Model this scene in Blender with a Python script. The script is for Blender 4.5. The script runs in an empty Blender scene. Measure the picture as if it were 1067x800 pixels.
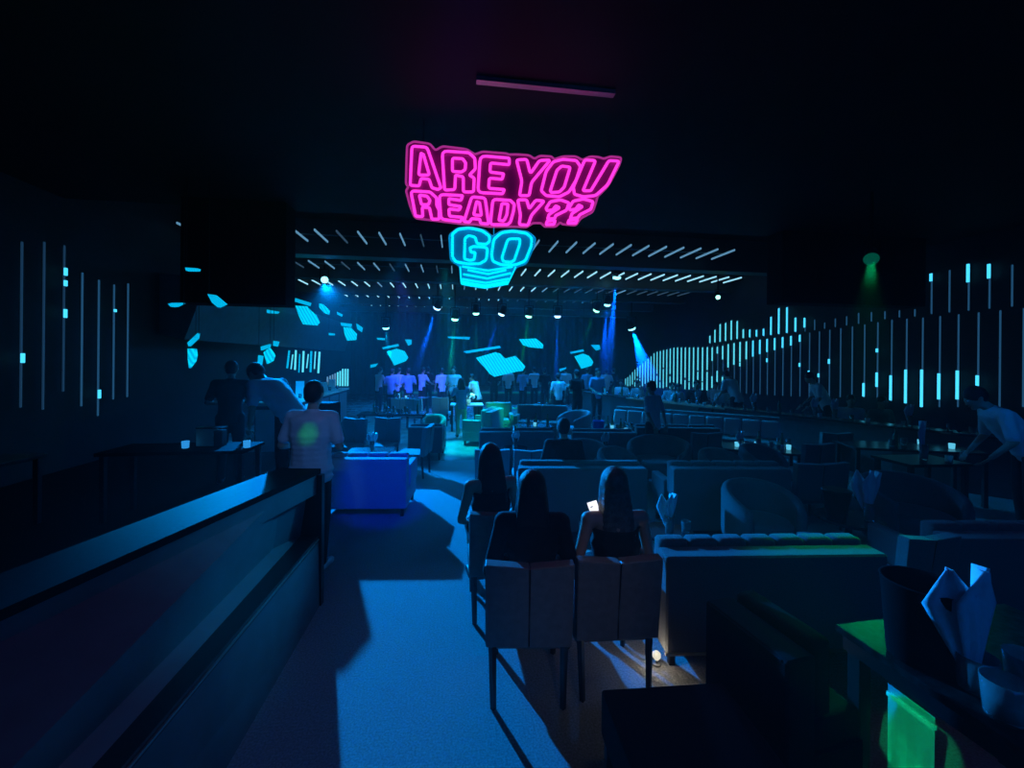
import bpy, bmesh, math, random
from mathutils import Vector, Matrix
random.seed(7)
PI = math.pi
SC = bpy.context.scene
COL = SC.collection

# ------------------------------------------------------------------ camera, world, light levels
FPX, W_PX, H_PX = 430.0, 1067.0, 800.0
CAM_H, HORIZON, ROLL = 1.95, 375.0, math.radians(0.5)
TH = math.radians(7.75)                       # the room's long axis against the camera's
cam = bpy.data.cameras.new('camera'); cam_o = bpy.data.objects.new('camera', cam); COL.objects.link(cam_o)
cam.sensor_fit = 'HORIZONTAL'; cam.sensor_width = 36.0; cam.lens = 36.0*FPX/W_PX
cam.shift_y = -(H_PX/2-HORIZON)/W_PX
cam.clip_start = 0.05; cam.clip_end = 200
cam_o.matrix_world = Matrix.Translation((0, 0, CAM_H)) @ Matrix.Rotation(PI/2, 4, 'X') @ Matrix.Rotation(ROLL, 4, 'Z')
SC.camera = cam_o
SC.view_settings.view_transform = 'Standard'; SC.view_settings.look = 'None'
SC.view_settings.gamma = 1.0; SC.view_settings.use_curve_mapping = False
SC.view_settings.exposure = 0.0
wd = bpy.data.worlds.new('night'); SC.world = wd; wd.use_nodes = True
wd.node_tree.nodes['Background'].inputs[0].default_value = (0.0, 0.0, 0.0, 1)
HAZE = 0.0060                                 # thin stage haze fills the hall
_nt = wd.node_tree; _vs = _nt.nodes.new('ShaderNodeVolumeScatter'); _vs.inputs['Anisotropy'].default_value = 0.0
_vs.inputs['Density'].default_value = HAZE
_nt.links.new(_vs.outputs[0], _nt.nodes['World Output'].inputs['Volume'])
SC.cycles.use_denoising = True
SC.cycles.max_bounces = 5; SC.cycles.volume_bounces = 0
SC.cycles.sample_clamp_indirect = 4.0
SC.cycles.volume_step_rate = 1.0; SC.cycles.volume_max_steps = 128

BEAM_GAIN = 2.2
KEY_W, NEON_E, LED_E = 16000.0, 1.15, 1.3

def unproj(px, py):
    u, v = px-W_PX/2, py-HORIZON
    return (u*math.cos(ROLL)+v*math.sin(ROLL))/FPX, (-u*math.sin(ROLL)+v*math.cos(ROLL))/FPX
def P(px, py, d):                              # point of the place seen at a pixel, d metres ahead
    a, b = unproj(px, py)
    return Vector((a*d, d, CAM_H-b*d))
def G(px, py, z=0.0):                          # the same, on a level z
    a, b = unproj(px, py)
    d = (CAM_H-z)/b
    return Vector((a*d, d, z))
def R(x, y, z=0.0):                            # room frame -> world
    return Vector((x*math.cos(TH)-y*math.sin(TH), x*math.sin(TH)+y*math.cos(TH), z))

# ------------------------------------------------------------------ lights
def aim(o, target):
    o.rotation_euler = (Vector(target)-o.location).to_track_quat('-Z', 'Y').to_euler()
def spot(name, loc, target, col, watts, deg, blend=0.3, rad=0.05):
    l = bpy.data.lights.new(name, 'SPOT'); l.energy = watts; l.color = col
    l.spot_size = math.radians(deg); l.spot_blend = blend; l.shadow_soft_size = rad
    o = bpy.data.objects.new(name, l); COL.objects.link(o); o.location = loc; aim(o, target)
    return o
def area(name, loc, target, col, watts, sx, sy, spread=180):
    l = bpy.data.lights.new(name, 'AREA'); l.shape = 'RECTANGLE'; l.size = sx; l.size_y = sy
    l.energy = watts; l.color = col; l.spread = math.radians(spread)
    o = bpy.data.objects.new(name, l); COL.objects.link(o); o.location = loc; aim(o, target)
    return o
def lamp(name, loc, col, watts, rad=0.05):
    l = bpy.data.lights.new(name, 'POINT'); l.energy = watts; l.color = col; l.shadow_soft_size = rad
    o = bpy.data.objects.new(name, l); COL.objects.link(o); o.location = loc
    return o
KEY_AT = P(338, 291, 12.0)
#LIGHTS
spot('key_beam', KEY_AT+Vector((0.05, -0.12, -0.17)), (-0.5, 3.6, 0.0), (0.0, 0.26, 1.0), KEY_W, 32, 0.7, 0.06)
spot('deep_blue_downlight', (0.2, 0.6, 4.1), (-1.55, 5.15, 0.38), (0.002, 0.004, 1.0), 800, 12, 0.5, 0.08)
spot('violet_downlight', (-0.5, 0.2, 4.1), P(315, 450, 3.75), (0.12, 0.36, 1.0), 115, 12, 0.6, 0.08)
spot('green_gobo', (-0.6, 0.4, 3.9), P(322, 458, 3.75), (0.0, 1.0, 0.03), 150, 2.8, 1.0, 0.01)
spot('guest_fill', R(-2.0, 10.5, 4.2), (-2.7, 4.95, 1.6), (0.0, 0.32, 1.0), 420, 9, 0.7, 0.1)  # unseen lamp added to brighten the bending person's shirt
spot('warm_downlight', (0.9, 0.9, 4.1), (0.72, 2.35, 0.0), (1.0, 0.88, 0.68), 9, 22, 1.0, 0.15)
spot('chair_back_light', (0.7, -1.6, 2.9), (0.36, 2.3, 0.62), (1.0, 0.93, 0.86), 22, 15, 0.9, 0.15)
area('back_fill', R(2.5, -1.6, 3.6), R(2.5, 4.2, 0.4), (0.0, 0.16, 1.0), 16, 3.0, 0.8)
spot('sofa_fill', R(0.5, 2.0, 4.1), R(2.6, 4.6, 0.5), (0.0, 0.5, 1.0), 60, 40, 0.8, 0.2)
area('stage_fill', R(1.5, 18.5, 4.2), R(1.0, 15.5, 0), (0.0, 0.24, 1.0), 420, 8.0, 1.5, 110)  # area light added to lift the far end, no fixture there
area('hall_fill', R(1.8, 12.0, 4.3), R(1.8, 11.5, 0), (0.0, 0.30, 1.0), 420, 6.0, 0.8, 110)  # added overhead fill that brightens the hall and crowd, no fixture
spot('violet_crowd', R(-1.5, 11.0, 4.2), R(-1.2, 15.2, 0.8), (0.05, 0.10, 1.0), 2600, 34, 0.7, 0.1)
spot('green_tables', R(2.4, 8.2, 4.2), R(.95, 10.3, 0.7), (0.0, 1.0, 0.32), 900, 17, 0.6, 0.1)
spot('bar_fill', R(-1.0, 9.0, 4.2), R(-3.5, 9.6, 0.8), (0.0, 0.30, 1.0), 2200, 26, 0.7, 0.1)  # lamp added to brighten the tables and glasses by the bar
spot('cushion_wash', R(1.2, 13.5, 4.2), (3.6, 8.6, 0.6), (0.0, 0.36, 1.0), 2200, 24, 0.7, 0.1)
spot('sofa_wash', R(3.6, 12.3, 4.3), R(2.6, 4.6, 0.4), (0.0, 0.25, 1.0), 500, 50, 0.8, 0.2)
spot('shirt_fill', (3.4, 2.2, 4.1), (5.6, 4.7, 1.2), (0.0, 0.22, 1.0), 120, 16, 0.7, 0.1)  # unseen lamp added to lift the bent man's pale shirt
spot('partition_sheen_fill', R(-4.2, 9.5, 3.6), R(-1.6, 2.6, 1.0), (0.0, 0.36, 1.0), 3600, 7, 0.9, 0.1)  # spot added only to make the highlight along the cap
spot('panel_bounce_fill', R(1.6, 5.0, 2.7), R(-1.35, 2.75, 0.62), (0.0, 0.36, 1.0), 420, 20, 1.0, 0.1)  # added spot standing in for light bounced off the lit floor
spot('teal_floor', R(-.3, 9.9, 4.25), (-1.1, 9.2, 0), (0.0, 0.75, 0.9), 2600, 24, 0.7, 0.1)

# ------------------------------------------------------------------ materials
MATS = {}
def mat(name, col, rough=0.6, metal=0.0, spec=0.5, noise=None, bump=None, alpha=None, trans=0.0, sheen=0.0):
    if name in MATS: return MATS[name]
    m = bpy.data.materials.new(name); m.use_nodes = True; MATS[name] = m
    nt = m.node_tree; b = nt.nodes['Principled BSDF']
    b.inputs['Base Color'].default_value = (*col, 1); b.inputs['Roughness'].default_value = rough
    b.inputs['Metallic'].default_value = metal; b.inputs['Specular IOR Level'].default_value = spec
    b.inputs['Transmission Weight'].default_value = trans
    b.inputs['Sheen Weight'].default_value = sheen
    if noise or bump:
        tc = nt.nodes.new('ShaderNodeTexCoord')
        sc_, amt = noise or (60, 0.0)
        n = nt.nodes.new('ShaderNodeTexNoise'); n.inputs['Scale'].default_value = sc_; n.inputs['Detail'].default_value = 4
        nt.links.new(tc.outputs['Object'], n.inputs['Vector'])
        if noise:
            mx = nt.nodes.new('ShaderNodeMix'); mx.data_type = 'RGBA'
            mx.inputs['A'].default_value = (*[c*(1-amt) for c in col], 1)
            mx.inputs['B'].default_value = (*[min(1, c*(1+amt)) for c in col], 1)
            rp = nt.nodes.new('ShaderNodeValToRGB'); rp.color_ramp.elements[0].position = .35; rp.color_ramp.elements[1].position = .65
            nt.links.new(n.outputs['Fac'], rp.inputs['Fac'])
            nt.links.new(rp.outputs['Color'], mx.inputs['Factor'])
            nt.links.new(mx.outputs['Result'], b.inputs['Base Color'])
        if bump:
            bn = nt.nodes.new('ShaderNodeTexNoise'); bn.inputs['Scale'].default_value = bump[0]
            nt.links.new(tc.outputs['Object'], bn.inputs['Vector'])
            bp = nt.nodes.new('ShaderNodeBump'); bp.inputs['Strength'].default_value = bump[1]; bp.inputs['Distance'].default_value = 0.01
            nt.links.new(bn.outputs['Fac'], bp.inputs['Height']); nt.links.new(bp.outputs['Normal'], b.inputs['Normal'])
    return m
def glow(name, col, strength):
    if name in MATS: return MATS[name]
    m = bpy.data.materials.new(name); m.use_nodes = True; MATS[name] = m
    b = m.node_tree.nodes['Principled BSDF']
    b.inputs['Base Color'].default_value = (0.02, 0.02, 0.02, 1)
    b.inputs['Emission Color'].default_value = (*col, 1); b.inputs['Emission Strength'].default_value = strength
    return m
def striped_glow(name, c1, c2, strength, scale, rot):
    if name in MATS: return MATS[name]
    m = glow(name, c1, strength); nt = m.node_tree
    tc = nt.nodes.new('ShaderNodeTexCoord'); mp = nt.nodes.new('ShaderNodeMapping'); mp.inputs['Rotation'].default_value = rot
    wv = nt.nodes.new('ShaderNodeTexWave'); wv.inputs['Scale'].default_value = scale; wv.inputs['Distortion'].default_value = 1.0
    mx = nt.nodes.new('ShaderNodeMix'); mx.data_type = 'RGBA'
    mx.inputs['A'].default_value = (*c1, 1); mx.inputs['B'].default_value = (*c2, 1)
    nt.links.new(tc.outputs['Object'], mp.inputs['Vector']); nt.links.new(mp.outputs['Vector'], wv.inputs['Vector'])
    nt.links.new(wv.outputs['Fac'], mx.inputs['Factor'])
    nt.links.new(mx.outputs['Result'], nt.nodes['Principled BSDF'].inputs['Emission Color'])
    return m

CARPET = mat('grey_speckled_carpet', (0.30, 0.30, 0.31), 0.95, noise=(90, 0.22), bump=(220, 0.35), spec=0.1)
TILES = mat('polished_dark_tiles', (0.25, 0.27, 0.27), 0.2, noise=(3, 0.2), bump=(6, 0.12))
CEIL = mat('dark_ceiling_paint', (0.008, 0.008, 0.010), 0.7, spec=0.2)
WALL = mat('dark_wall_paint', (0.014, 0.014, 0.017), 0.7, noise=(2, 0.2))
BEAM = mat('dark_steel_paint', (0.05, 0.055, 0.06), 0.45)
BLACK = mat('black_lacquer', (0.008, 0.008, 0.009), 0.35)
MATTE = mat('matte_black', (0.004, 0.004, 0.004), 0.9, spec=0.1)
FABRIC = mat('grey_upholstery', (0.11, 0.11, 0.115), 0.85, noise=(140, 0.15), bump=(300, 0.25), spec=0.2, sheen=0.2)
FABRIC2 = mat('slate_upholstery', (0.15, 0.16, 0.17), 0.8, noise=(140, 0.12), bump=(300, 0.25), spec=0.25, sheen=0.2)
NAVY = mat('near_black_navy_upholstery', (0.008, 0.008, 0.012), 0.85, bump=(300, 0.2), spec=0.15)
LEATHER = mat('grey_leather', (0.16, 0.155, 0.15), 0.55, noise=(25, 0.1), bump=(90, 0.15))
VELVET = mat('pale_blue_upholstery', (0.35, 0.36, 0.4), 0.8, noise=(140, 0.1), bump=(300, 0.2), spec=0.2)
DWOOD = mat('black_stained_wood', (0.014, 0.012, 0.012), 0.4, noise=(12, 0.3))
GLOSS = mat('glossy_dark_top', (0.03, 0.035, 0.04), 0.22, noise=(30, 0.2))
RAILM = mat('brushed_rail', (0.005, 0.006, 0.0065), 0.6, spec=.05, noise=(40, 0.3))
PANELM = mat('satin_teal_panel', (0.09, 0.115, 0.125), 0.55, noise=(6, 0.1))
STEEL = mat('dull_steel', (0.35, 0.33, 0.3), 0.4, 0.8)
BRASS = mat('pale_brass', (0.6, 0.5, 0.35), 0.3, 0.9)
NAPKIN = mat('white_paper_napkin', (0.75, 0.76, 0.8), 0.9, bump=(60, 0.3))
CLOTH = mat('white_cloth', (0.8, 0.8, 0.8), 0.9, bump=(80, 0.2))
CERAM = mat('white_ceramic', (0.7, 0.7, 0.7), 0.3)
SHADE = mat('frosted_holder', (0.6, 0.55, 0.45), 0.5)
SKIN = mat('skin', (0.48, 0.29, 0.22), 0.55)
HAIR = mat('dark_hair', (0.012, 0.010, 0.010), 0.5, bump=(160, 0.6))
HAIR2 = mat('brown_hair', (0.10, 0.088, 0.085), 0.45, noise=(30, 0.4), bump=(160, 0.6))
TEE = mat('white_tee', (0.62, 0.6, 0.66), 0.9, bump=(14, 0.5))
SHIRT = mat('white_shirt', (0.6, 0.62, 0.66), 0.9, bump=(18, 0.5))
BLUESH = mat('blue_shirt', (0.2, 0.3, 0.5), 0.9, bump=(18, 0.5))
DARKCL = mat('black_clothes', (0.01, 0.01, 0.012), 0.9)
EYE = mat('eye_white', (0.7, 0.7, 0.7), 0.3)
LIP = mat('lips', (0.35, 0.12, 0.12), 0.5)
CUSH = mat('pale_cushion', (0.5, 0.5, 0.55), 0.9, bump=(40, 0.3))
GLASSM = mat('clear_glass', (0.9, 0.95, 0.95), 0.05, trans=0.85)
BOTTLEM = mat('bottle_glass', (0.1, 0.25, 0.15), 0.08, trans=0.4)
NEON_P = glow('pink_neon', (1.0, 0.035, 0.62), 1.25*NEON_E)
NEON_PD = glow('dim_pink_edge', (0.32, 0.02, 0.2), 1.0*NEON_E)
NEON_C = glow('cyan_neon', (0.0, 0.72, 0.95), 1.25*NEON_E)
NEON_CD = glow('dim_cyan_edge', (0.0, 0.25, 0.6), 0.8*NEON_E)
ACR_P = mat('plum_acrylic', (0.3, 0.03, 0.24), 0.4)
ACR_C = mat('blue_acrylic', (0.02, 0.4, 0.75), 0.4)
LED_HI = glow('led_bright', (0.06, 0.62, 1.0), 1.1*LED_E)
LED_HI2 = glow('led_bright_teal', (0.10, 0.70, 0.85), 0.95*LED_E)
LED_LO = glow('led_dim', (0.010, 0.05, 0.11), 1.0*LED_E)
LED_LO2 = glow('led_very_dim', (0.006, 0.024, 0.055), 1.0*LED_E)
BAT_HI = glow('batten_bright', (0.32, 0.72, 0.9), 0.9*LED_E)
BAT_MID = glow('batten_mid', (0.10, 0.26, 0.42), 0.8*LED_E)
BAT_LO = glow('batten_dim', (0.03, 0.07, 0.12), 0.6*LED_E)
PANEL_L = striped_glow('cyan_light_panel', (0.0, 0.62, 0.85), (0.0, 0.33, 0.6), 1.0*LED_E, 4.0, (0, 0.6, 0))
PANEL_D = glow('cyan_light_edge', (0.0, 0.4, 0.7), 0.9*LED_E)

# ------------------------------------------------------------------ mesh helpers
def new_obj(name, me, parent=None, loc=None, rotz=None):
    o = bpy.data.objects.new(name, me); COL.objects.link(o)
    if parent is not None: o.parent = parent
    if loc is not None: o.location = loc
    if rotz is not None: o.rotation_euler = (0, 0, rotz)
    return o
def finish(bm, name, m, smooth=False):
    bmesh.ops.recalc_face_normals(bm, faces=bm.faces)
    me = bpy.data.meshes.new(name); bm.to_mesh(me); bm.free()
    me.materials.append(m)
    if smooth:
        for p in me.polygons: p.use_smooth = True
    return me
def obj(name, bm, m, parent=None, loc=None, rotz=None, smooth=False):
    return new_obj(name, finish(bm, name, m, smooth), parent, loc, rotz)
def tag(o, label, cat, group=None, kind=None):
    if label: o['label'] = label
    if cat: o['category'] = cat
    if group: o['group'] = group
    if kind: o['kind'] = kind
    return o
def empty(name, loc, rotz=0.0, label=None, cat=None, group=None):
    o = bpy.data.objects.new(name, None); COL.objects.link(o); o.empty_display_size = 0.1
    o.location = loc; o.rotation_euler = (0, 0, rotz)
    return tag(o, label, cat, group)
def struct(name, bm, m, **k):
    o = obj(name, bm, m, **k); o['kind'] = 'structure'; return o
def dup(root, loc=None, rotz=None, label=None, group=None):
    def rec(o, par):
        c = o.copy(); COL.objects.link(c)
        if par is not None: c.parent = par
        for ch in o.children: rec(ch, c)
        return c
    r = rec(root, None)
    if loc is not None: r.location = loc
    if rotz is not None: r.rotation_euler = (0, 0, rotz)
    if label: r['label'] = label
    if group: r['group'] = group
    return r
def add_box(bm, x0, x1, y0, y1, z0, z1, bev=0.0, seg=2, mtx=None):
    b2 = bmesh.new(); bmesh.ops.create_cube(b2, size=1)
    for v in b2.verts:
        v.co = Vector((x0+(v.co.x+.5)*(x1-x0), y0+(v.co.y+.5)*(y1-y0), z0+(v.co.z+.5)*(z1-z0)))
    if bev > 0: bmesh.ops.bevel(b2, geom=list(b2.edges), offset=bev, segments=seg, affect='EDGES', profile=0.7)
    if mtx is not None: bmesh.ops.transform(b2, matrix=mtx, verts=b2.verts)
    me = bpy.data.meshes.new('t'); b2.to_mesh(me); b2.free(); bm.from_mesh(me); bpy.data.meshes.remove(me)
    return bm
def box(x0, x1, y0, y1, z0, z1, bev=0.0, seg=2, mtx=None):
    return add_box(bmesh.new(), x0, x1, y0, y1, z0, z1, bev, seg, mtx)
def add_lathe(bm, prof, n=20, c=(0, 0, 0), cap=True):
    rings = []
    for r, z in prof:
        rings.append([bm.verts.new((c[0]+r*math.cos(2*PI*k/n), c[1]+r*math.sin(2*PI*k/n), c[2]+z)) for k in range(n)])
    for a, b in zip(rings, rings[1:]):
        for k in range(n): bm.faces.new((a[k], a[(k+1) % n], b[(k+1) % n], b[k]))
    if cap:
        bm.faces.new(rings[0][::-1]); bm.faces.new(rings[-1])
    return bm
def lathe(prof, n=20): return add_lathe(bmesh.new(), prof, n)
def add_tube(bm, pts, r, n=8, closed=False, r1=None):
    pts = [Vector(p) for p in pts]; m = len(pts); rings = []
    for i, p in enumerate(pts):
        if closed: t = (pts[(i+1) % m]-pts[i-1])
        else: t = pts[min(i+1, m-1)]-pts[max(i-1, 0)]
        if t.length < 1e-9: t = Vector((0, 0, 1))
        t.normalize()
        up = Vector((0, 1, 0)) if abs(t.y) < 0.9 else Vector((1, 0, 0))
        a = t.cross(up).normalized(); b = t.cross(a)
        rr = r if r1 is None else r+(r1-r)*i/max(1, m-1)
        rings.append([bm.verts.new(p+a*rr*math.cos(2*PI*k/n)+b*rr*math.sin(2*PI*k/n)) for k in range(n)])
    pairs = list(zip(rings, rings[1:]))
    if closed: pairs.append((rings[-1], rings[0]))
    for a, b in pairs:
        for k in range(n): bm.faces.new((a[k], a[(k+1) % n], b[(k+1) % n], b[k]))
    if not closed:
        bm.faces.new(rings[0][::-1]); bm.faces.new(rings[-1])
    return bm
def tube(pts, r, n=8, closed=False, r1=None): return add_tube(bmesh.new(), pts, r, n, closed, r1)
def prism_xz(pts, y0, y1, bev=0):              # a polygon in x,z given a depth in y
    bm = bmesh.new()
    a = [bm.verts.new((x, y0, z)) for x, z in pts]; b = [bm.verts.new((x, y1, z)) for x, z in pts]
    bm.faces.new(a); bm.faces.new(b[::-1])
    for i in range(len(pts)):
        j = (i+1) % len(pts); bm.faces.new((a[j], a[i], b[i], b[j]))
    bmesh.ops.triangulate(bm, faces=[f for f in bm.faces if len(f.verts) > 4])
    return bm
def prism_xy(pts, z0, z1):
    bm = bmesh.new()
    a = [bm.verts.new((x, y, z0)) for x, y in pts]; b = [bm.verts.new((x, y, z1)) for x, y in pts]
    bm.faces.new(a); bm.faces.new(b[::-1])
    for i in range(len(pts)):
        j = (i+1) % len(pts); bm.faces.new((a[j], a[i], b[i], b[j]))
    return bm
def round_poly(pts, rad=0.25, seg=3):          # corners cut by short arcs
    out = []; n = len(pts)
    for i in range(n):
        p0, p1, p2 = Vector(pts[i-1]), Vector(pts[i]), Vector(pts[(i+1) % n])
        d = min((p0-p1).length, (p2-p1).length)*rad
        a = p1+(p0-p1).normalized()*d; b = p1+(p2-p1).normalized()*d
        for k in range(seg+1):
            t = k/seg; out.append(tuple((1-t)**2*a+2*t*(1-t)*p1+t*t*b))
    return out
ORD = 'first second third fourth fifth sixth seventh eighth ninth tenth eleventh twelfth thirteenth fourteenth fifteenth sixteenth seventeenth eighteenth nineteenth'.split()
TENS = {2: 'twent', 3: 'thirt', 4: 'fort', 5: 'fift', 6: 'sixt'}
def ordinal(n):
    if n <= 19: return ORD[n-1]
    t, u = divmod(n, 10)
    return TENS[t]+'ieth' if u == 0 else TENS[t]+'y-'+ORD[u-1]

# ------------------------------------------------------------------ room shell (room frame, turned by TH)
XL, XR, YB, YF, ZC = -5.8, 9.4, -2.2, 24.0, 5.2
def rbox(x0, x1, y0, y1, z0, z1, bev=0): return box(x0, x1, y0, y1, z0, z1, bev)
struct('floor_carpet', rbox(XL, XR, YB, 8.05, -0.15, 0.0), CARPET, rotz=TH)
struct('floor_tiles', rbox(XL, XR, 8.05, YF, -0.15, -0.004), TILES, rotz=TH)
struct('wall_left', rbox(XL-0.2, XL, YB-.2, YF+.2, -0.15, ZC), WALL, rotz=TH)
struct('wall_right', rbox(XR, XR+0.2, YB-.2, YF+.2, -0.15, ZC), WALL, rotz=TH)
struct('wall_back', rbox(XL, XR, YF, YF+0.2, -0.15, ZC), WALL, rotz=TH)
struct('wall_front', rbox(XL, XR, YB-0.2, YB, -0.15, ZC), WALL, rotz=TH)
struct('ceiling_main', rbox(XL, XR, 7.0, YF, ZC-.02, ZC+.15), CEIL, rotz=TH)
struct('ceiling_low', rbox(XL, XR, YB, 7.0, 4.3, ZC+.15), CEIL, rotz=TH)
struct('trim_1', rbox(0.15, 1.35, 3.42, 3.48, 4.262, 4.299), STEEL, rotz=TH)        # slim track on the low ceiling
bh = bmesh.new(); add_box(bh, 5.74, 8.72, 6.62, 7.0, 3.02, 4.299, 0.02)
struct('ceiling_bulkhead_right', bh, MATTE, rotz=TH)
bh = bmesh.new(); add_box(bh, -4.0, -2.55, 6.62, 7.0, 2.75, 4.299, 0.02)
struct('ceiling_bulkhead_left', bh, MATTE, rotz=TH)
so = bmesh.new()
so_pts = [(XL, 2.4), (XL+.45, 2.3), (XL+.8, 3.3), (XL+.8, 3.55), (XL, 3.6)]
tmp = prism_xz(so_pts, 9.0, 21.0)
struct('ceiling_soffit_left', tmp, PANELM, rotz=TH)
ROWS = [9.45+2.9*k for k in range(5)]
for k, y in enumerate(ROWS):
    bm = bmesh.new()
    add_box(bm, XL, XR, y+0.62, y+1.0, 4.35, 5.18)
    add_box(bm, XL, XR, y+1.5, y+1.58, 4.62, 4.7)
    struct('ceiling_beam_%d' % (k+1), bm, BEAM, rotz=TH)

# upright LED strips, right wall -------------------------------------------------
def interp(tab, x):
    if x <= tab[0][0]: return tab[0][1]
    for (a, b), (c, d) in zip(tab, tab[1:]):
        if x <= c: return b+(d-b)*(x-a)/(c-a)
    return tab[-1][1]
TOPS_LOW = [(650, 395), (656, 391), (661, 385), (677, 372), (683, 366), (704, 361), (734, 361), (750, 359), (771, 355.5), (810, 351), (855, 345), (895, 339), (930, 333), (961, 331), (1065, 321)]
BOT_LOW = [(650, 403), (707, 406), (743, 408), (830, 413), (900, 414), (944, 420), (961, 424), (1067, 424)]
TOPS_UP = [(720, 352), (739, 350), (745, 343), (749, 337), (755, 336), (767, 331), (773, 342), (795, 343), (808, 322), (812, 320), (820, 319), (829, 330), (838, 331), (849, 333), (859, 336), (872, 331), (885, 329), (894, 326), (955, 322), (965, 286), (972, 284), (991, 281), (1012, 275), (1034, 275), (1060, 276), (1067, 276)]
LOW_LIT = {833: [], 844: [(386, 390)], 854: [(389, 393)], 865: [(374, 379)], 901: [(399, 413)], 915: [(363, 367), (388, 403)], 929: [(391, 417)], 944: [(385, 420)], 961: [(385, 424)], 979: [(389, 416)], 998: [(386, 416)], 1019: [(391, 408)]}
UP_LIT = {972: [(285, 293)], 1012: [(275, 294)], 1034: [(275, 290)], 1060: [(276, 287)]}
def strip(name, xr, yr, z0, z1, lit, base, hi, side, label, group):
    w = 0.009
    root = obj(name, box(-w, w, -w, w, z0, z1), base, loc=R(xr, yr), rotz=TH)
    tag(root, label, 'light strip', group)
    sx = -0.020 if side > 0 else 0.020
    for a, b in lit: obj('lit_segment', box(sx-0.012, sx+0.012, -0.02, 0.02, a, b, 0.005), hi, root)
    return root
yr = 7.05; i = 0; wall_n = 0
def px_of(v):
    a, b = v.x/v.y, (CAM_H-v.z)/v.y
    return (a*math.cos(ROLL)-b*math.sin(ROLL))*FPX+W_PX/2, (a*math.sin(ROLL)+b*math.cos(ROLL))*FPX+HORIZON
def z_at(xr_, yr_, py):
    p = R(xr_, yr_)
    for _ in range(2):
        px = px_of(Vector((p.x, p.y, CAM_H)))[0]
    return CAM_H-((py-HORIZON)-(px-W_PX/2)*math.tan(ROLL))*p.y/FPX
XS = XR-0.06
lows, ups = [], []
rs = random.Random(3)
for i in range(55):
    yr = 5.645+0.299*i
    p = R(XS, yr); px = px_of(Vector((p.x, p.y, 2.0)))[0]
    if px > 1075 or px < 652: continue
    zf = lambda py: z_at(XS, yr, py)
    n = len(lows)+1
    t, b = interp(TOPS_LOW, px), interp(BOT_LOW, px)
    lit = []
    key = [k for k in LOW_LIT if abs(k-px) < 5]
    if px > 835:
        if key: lit = LOW_LIT[min(key, key=lambda k: abs(k-px))]
    elif px > 757:
        L = interp([(757, 26), (790, 16), (830, 10), (842, 4)], px)
        lit = [(t+1, t+L)]
        if n % 4 == 0: lit.append((b-32-(n % 3)*3, b-28-(n % 3)*3))
    elif px > 738:
        lit = [(t+2, t+16), (b-16, b-4)] if n % 2 else [(t+2, t+9), (b-22, b-6)]
    else:
        h = b-t; lit = []; y = t+1
        while y < b-3:
            e = min(b-1, y+rs.uniform(.35, 1.0)*h); lit.append((y, e)); y = e+rs.uniform(1.0, 3.0)
    lit = [(zf(e), zf(s)) for s, e in lit]
    base = LED_LO if px > 735 else LED_LO
    lows.append(strip('led_strip', XS, yr, zf(b), zf(t), lit, base, LED_HI if px > 780 else LED_HI2, 1,
        'tall LED strip in the lower run of the light-wave wall, %s from its near end' % ordinal(n), 'lower LED strips along the wall with the wave of light'))
    if px > 733:
        yo = yr-0.15; p = R(XS, yo); px = px_of(Vector((p.x, p.y, 2.0)))[0]; zf = lambda py: z_at(XS, yo, py)
        tu, bu = interp(TOPS_UP, px), interp(TOPS_LOW, px)-2
        lit = []
        key = [k for k in UP_LIT if abs(k-px) < 6]
        if px > 960:
            bu = interp([(960, 328), (1067, 318)], px)
            if key: lit = UP_LIT[min(key, key=lambda k: abs(k-px))]
        elif px < 843: lit = [(tu+1, bu-1)] if px < 825 or n % 2 else [(tu, tu+10)]
        m = len(ups)+1
        lit = [(zf(e), zf(s)) for s, e in lit]
        ups.append(strip('led_strip', XS, yo, zf(bu), zf(tu), lit, LED_LO, LED_HI if px > 780 else LED_HI2, 1,
            'short LED strip in the upper run of the light-wave wall, %s from its near end' % ordinal(m), 'upper LED strips along the wall with the wave of light'))
# left wall ----------------------------------------------------------------------
LTOP = [(0, 250), (24, 252), (47, 252), (68, 256), (87, 287), (104, 292), (120, 297), (135, 295), (148, 300), (160, 304), (172, 300)]
LBOT = [(0, 430), (24, 424), (47, 427), (68, 406), (87, 425), (104, 434), (120, 414), (172, 412)]
LLIT = {24: [(368, 378)], 68: [(279, 287), (292, 298), (322, 331)], 104: [(406, 415)], 160: [(314, 320)], 172: [(386, 393)], 120: [(322, 325)]}
n = 0
for i in range(11):
    yr = 5.13+0.30*i; p = R(XL+.06, yr); px = px_of(Vector((p.x, p.y, 2.0)))[0]
    if px < -4: continue
    n += 1
    zf = lambda py: z_at(XL+.06, yr, py)
    key = [k for k in LLIT if abs(k-px) < 7]
    lit = [(zf(e), zf(s)) for s, e in (LLIT[min(key, key=lambda k: abs(k-px))] if key else [])]
    strip('led_strip', XL+.06, yr, zf(interp(LBOT, px)), zf(interp(LTOP, px)), lit, LED_LO2 if px < 80 else LED_LO, LED_HI, -1,
        'dim upright LED strip on the wall behind the booth, %s from its near end' % ordinal(n), 'dim LED strips behind the booth')
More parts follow.
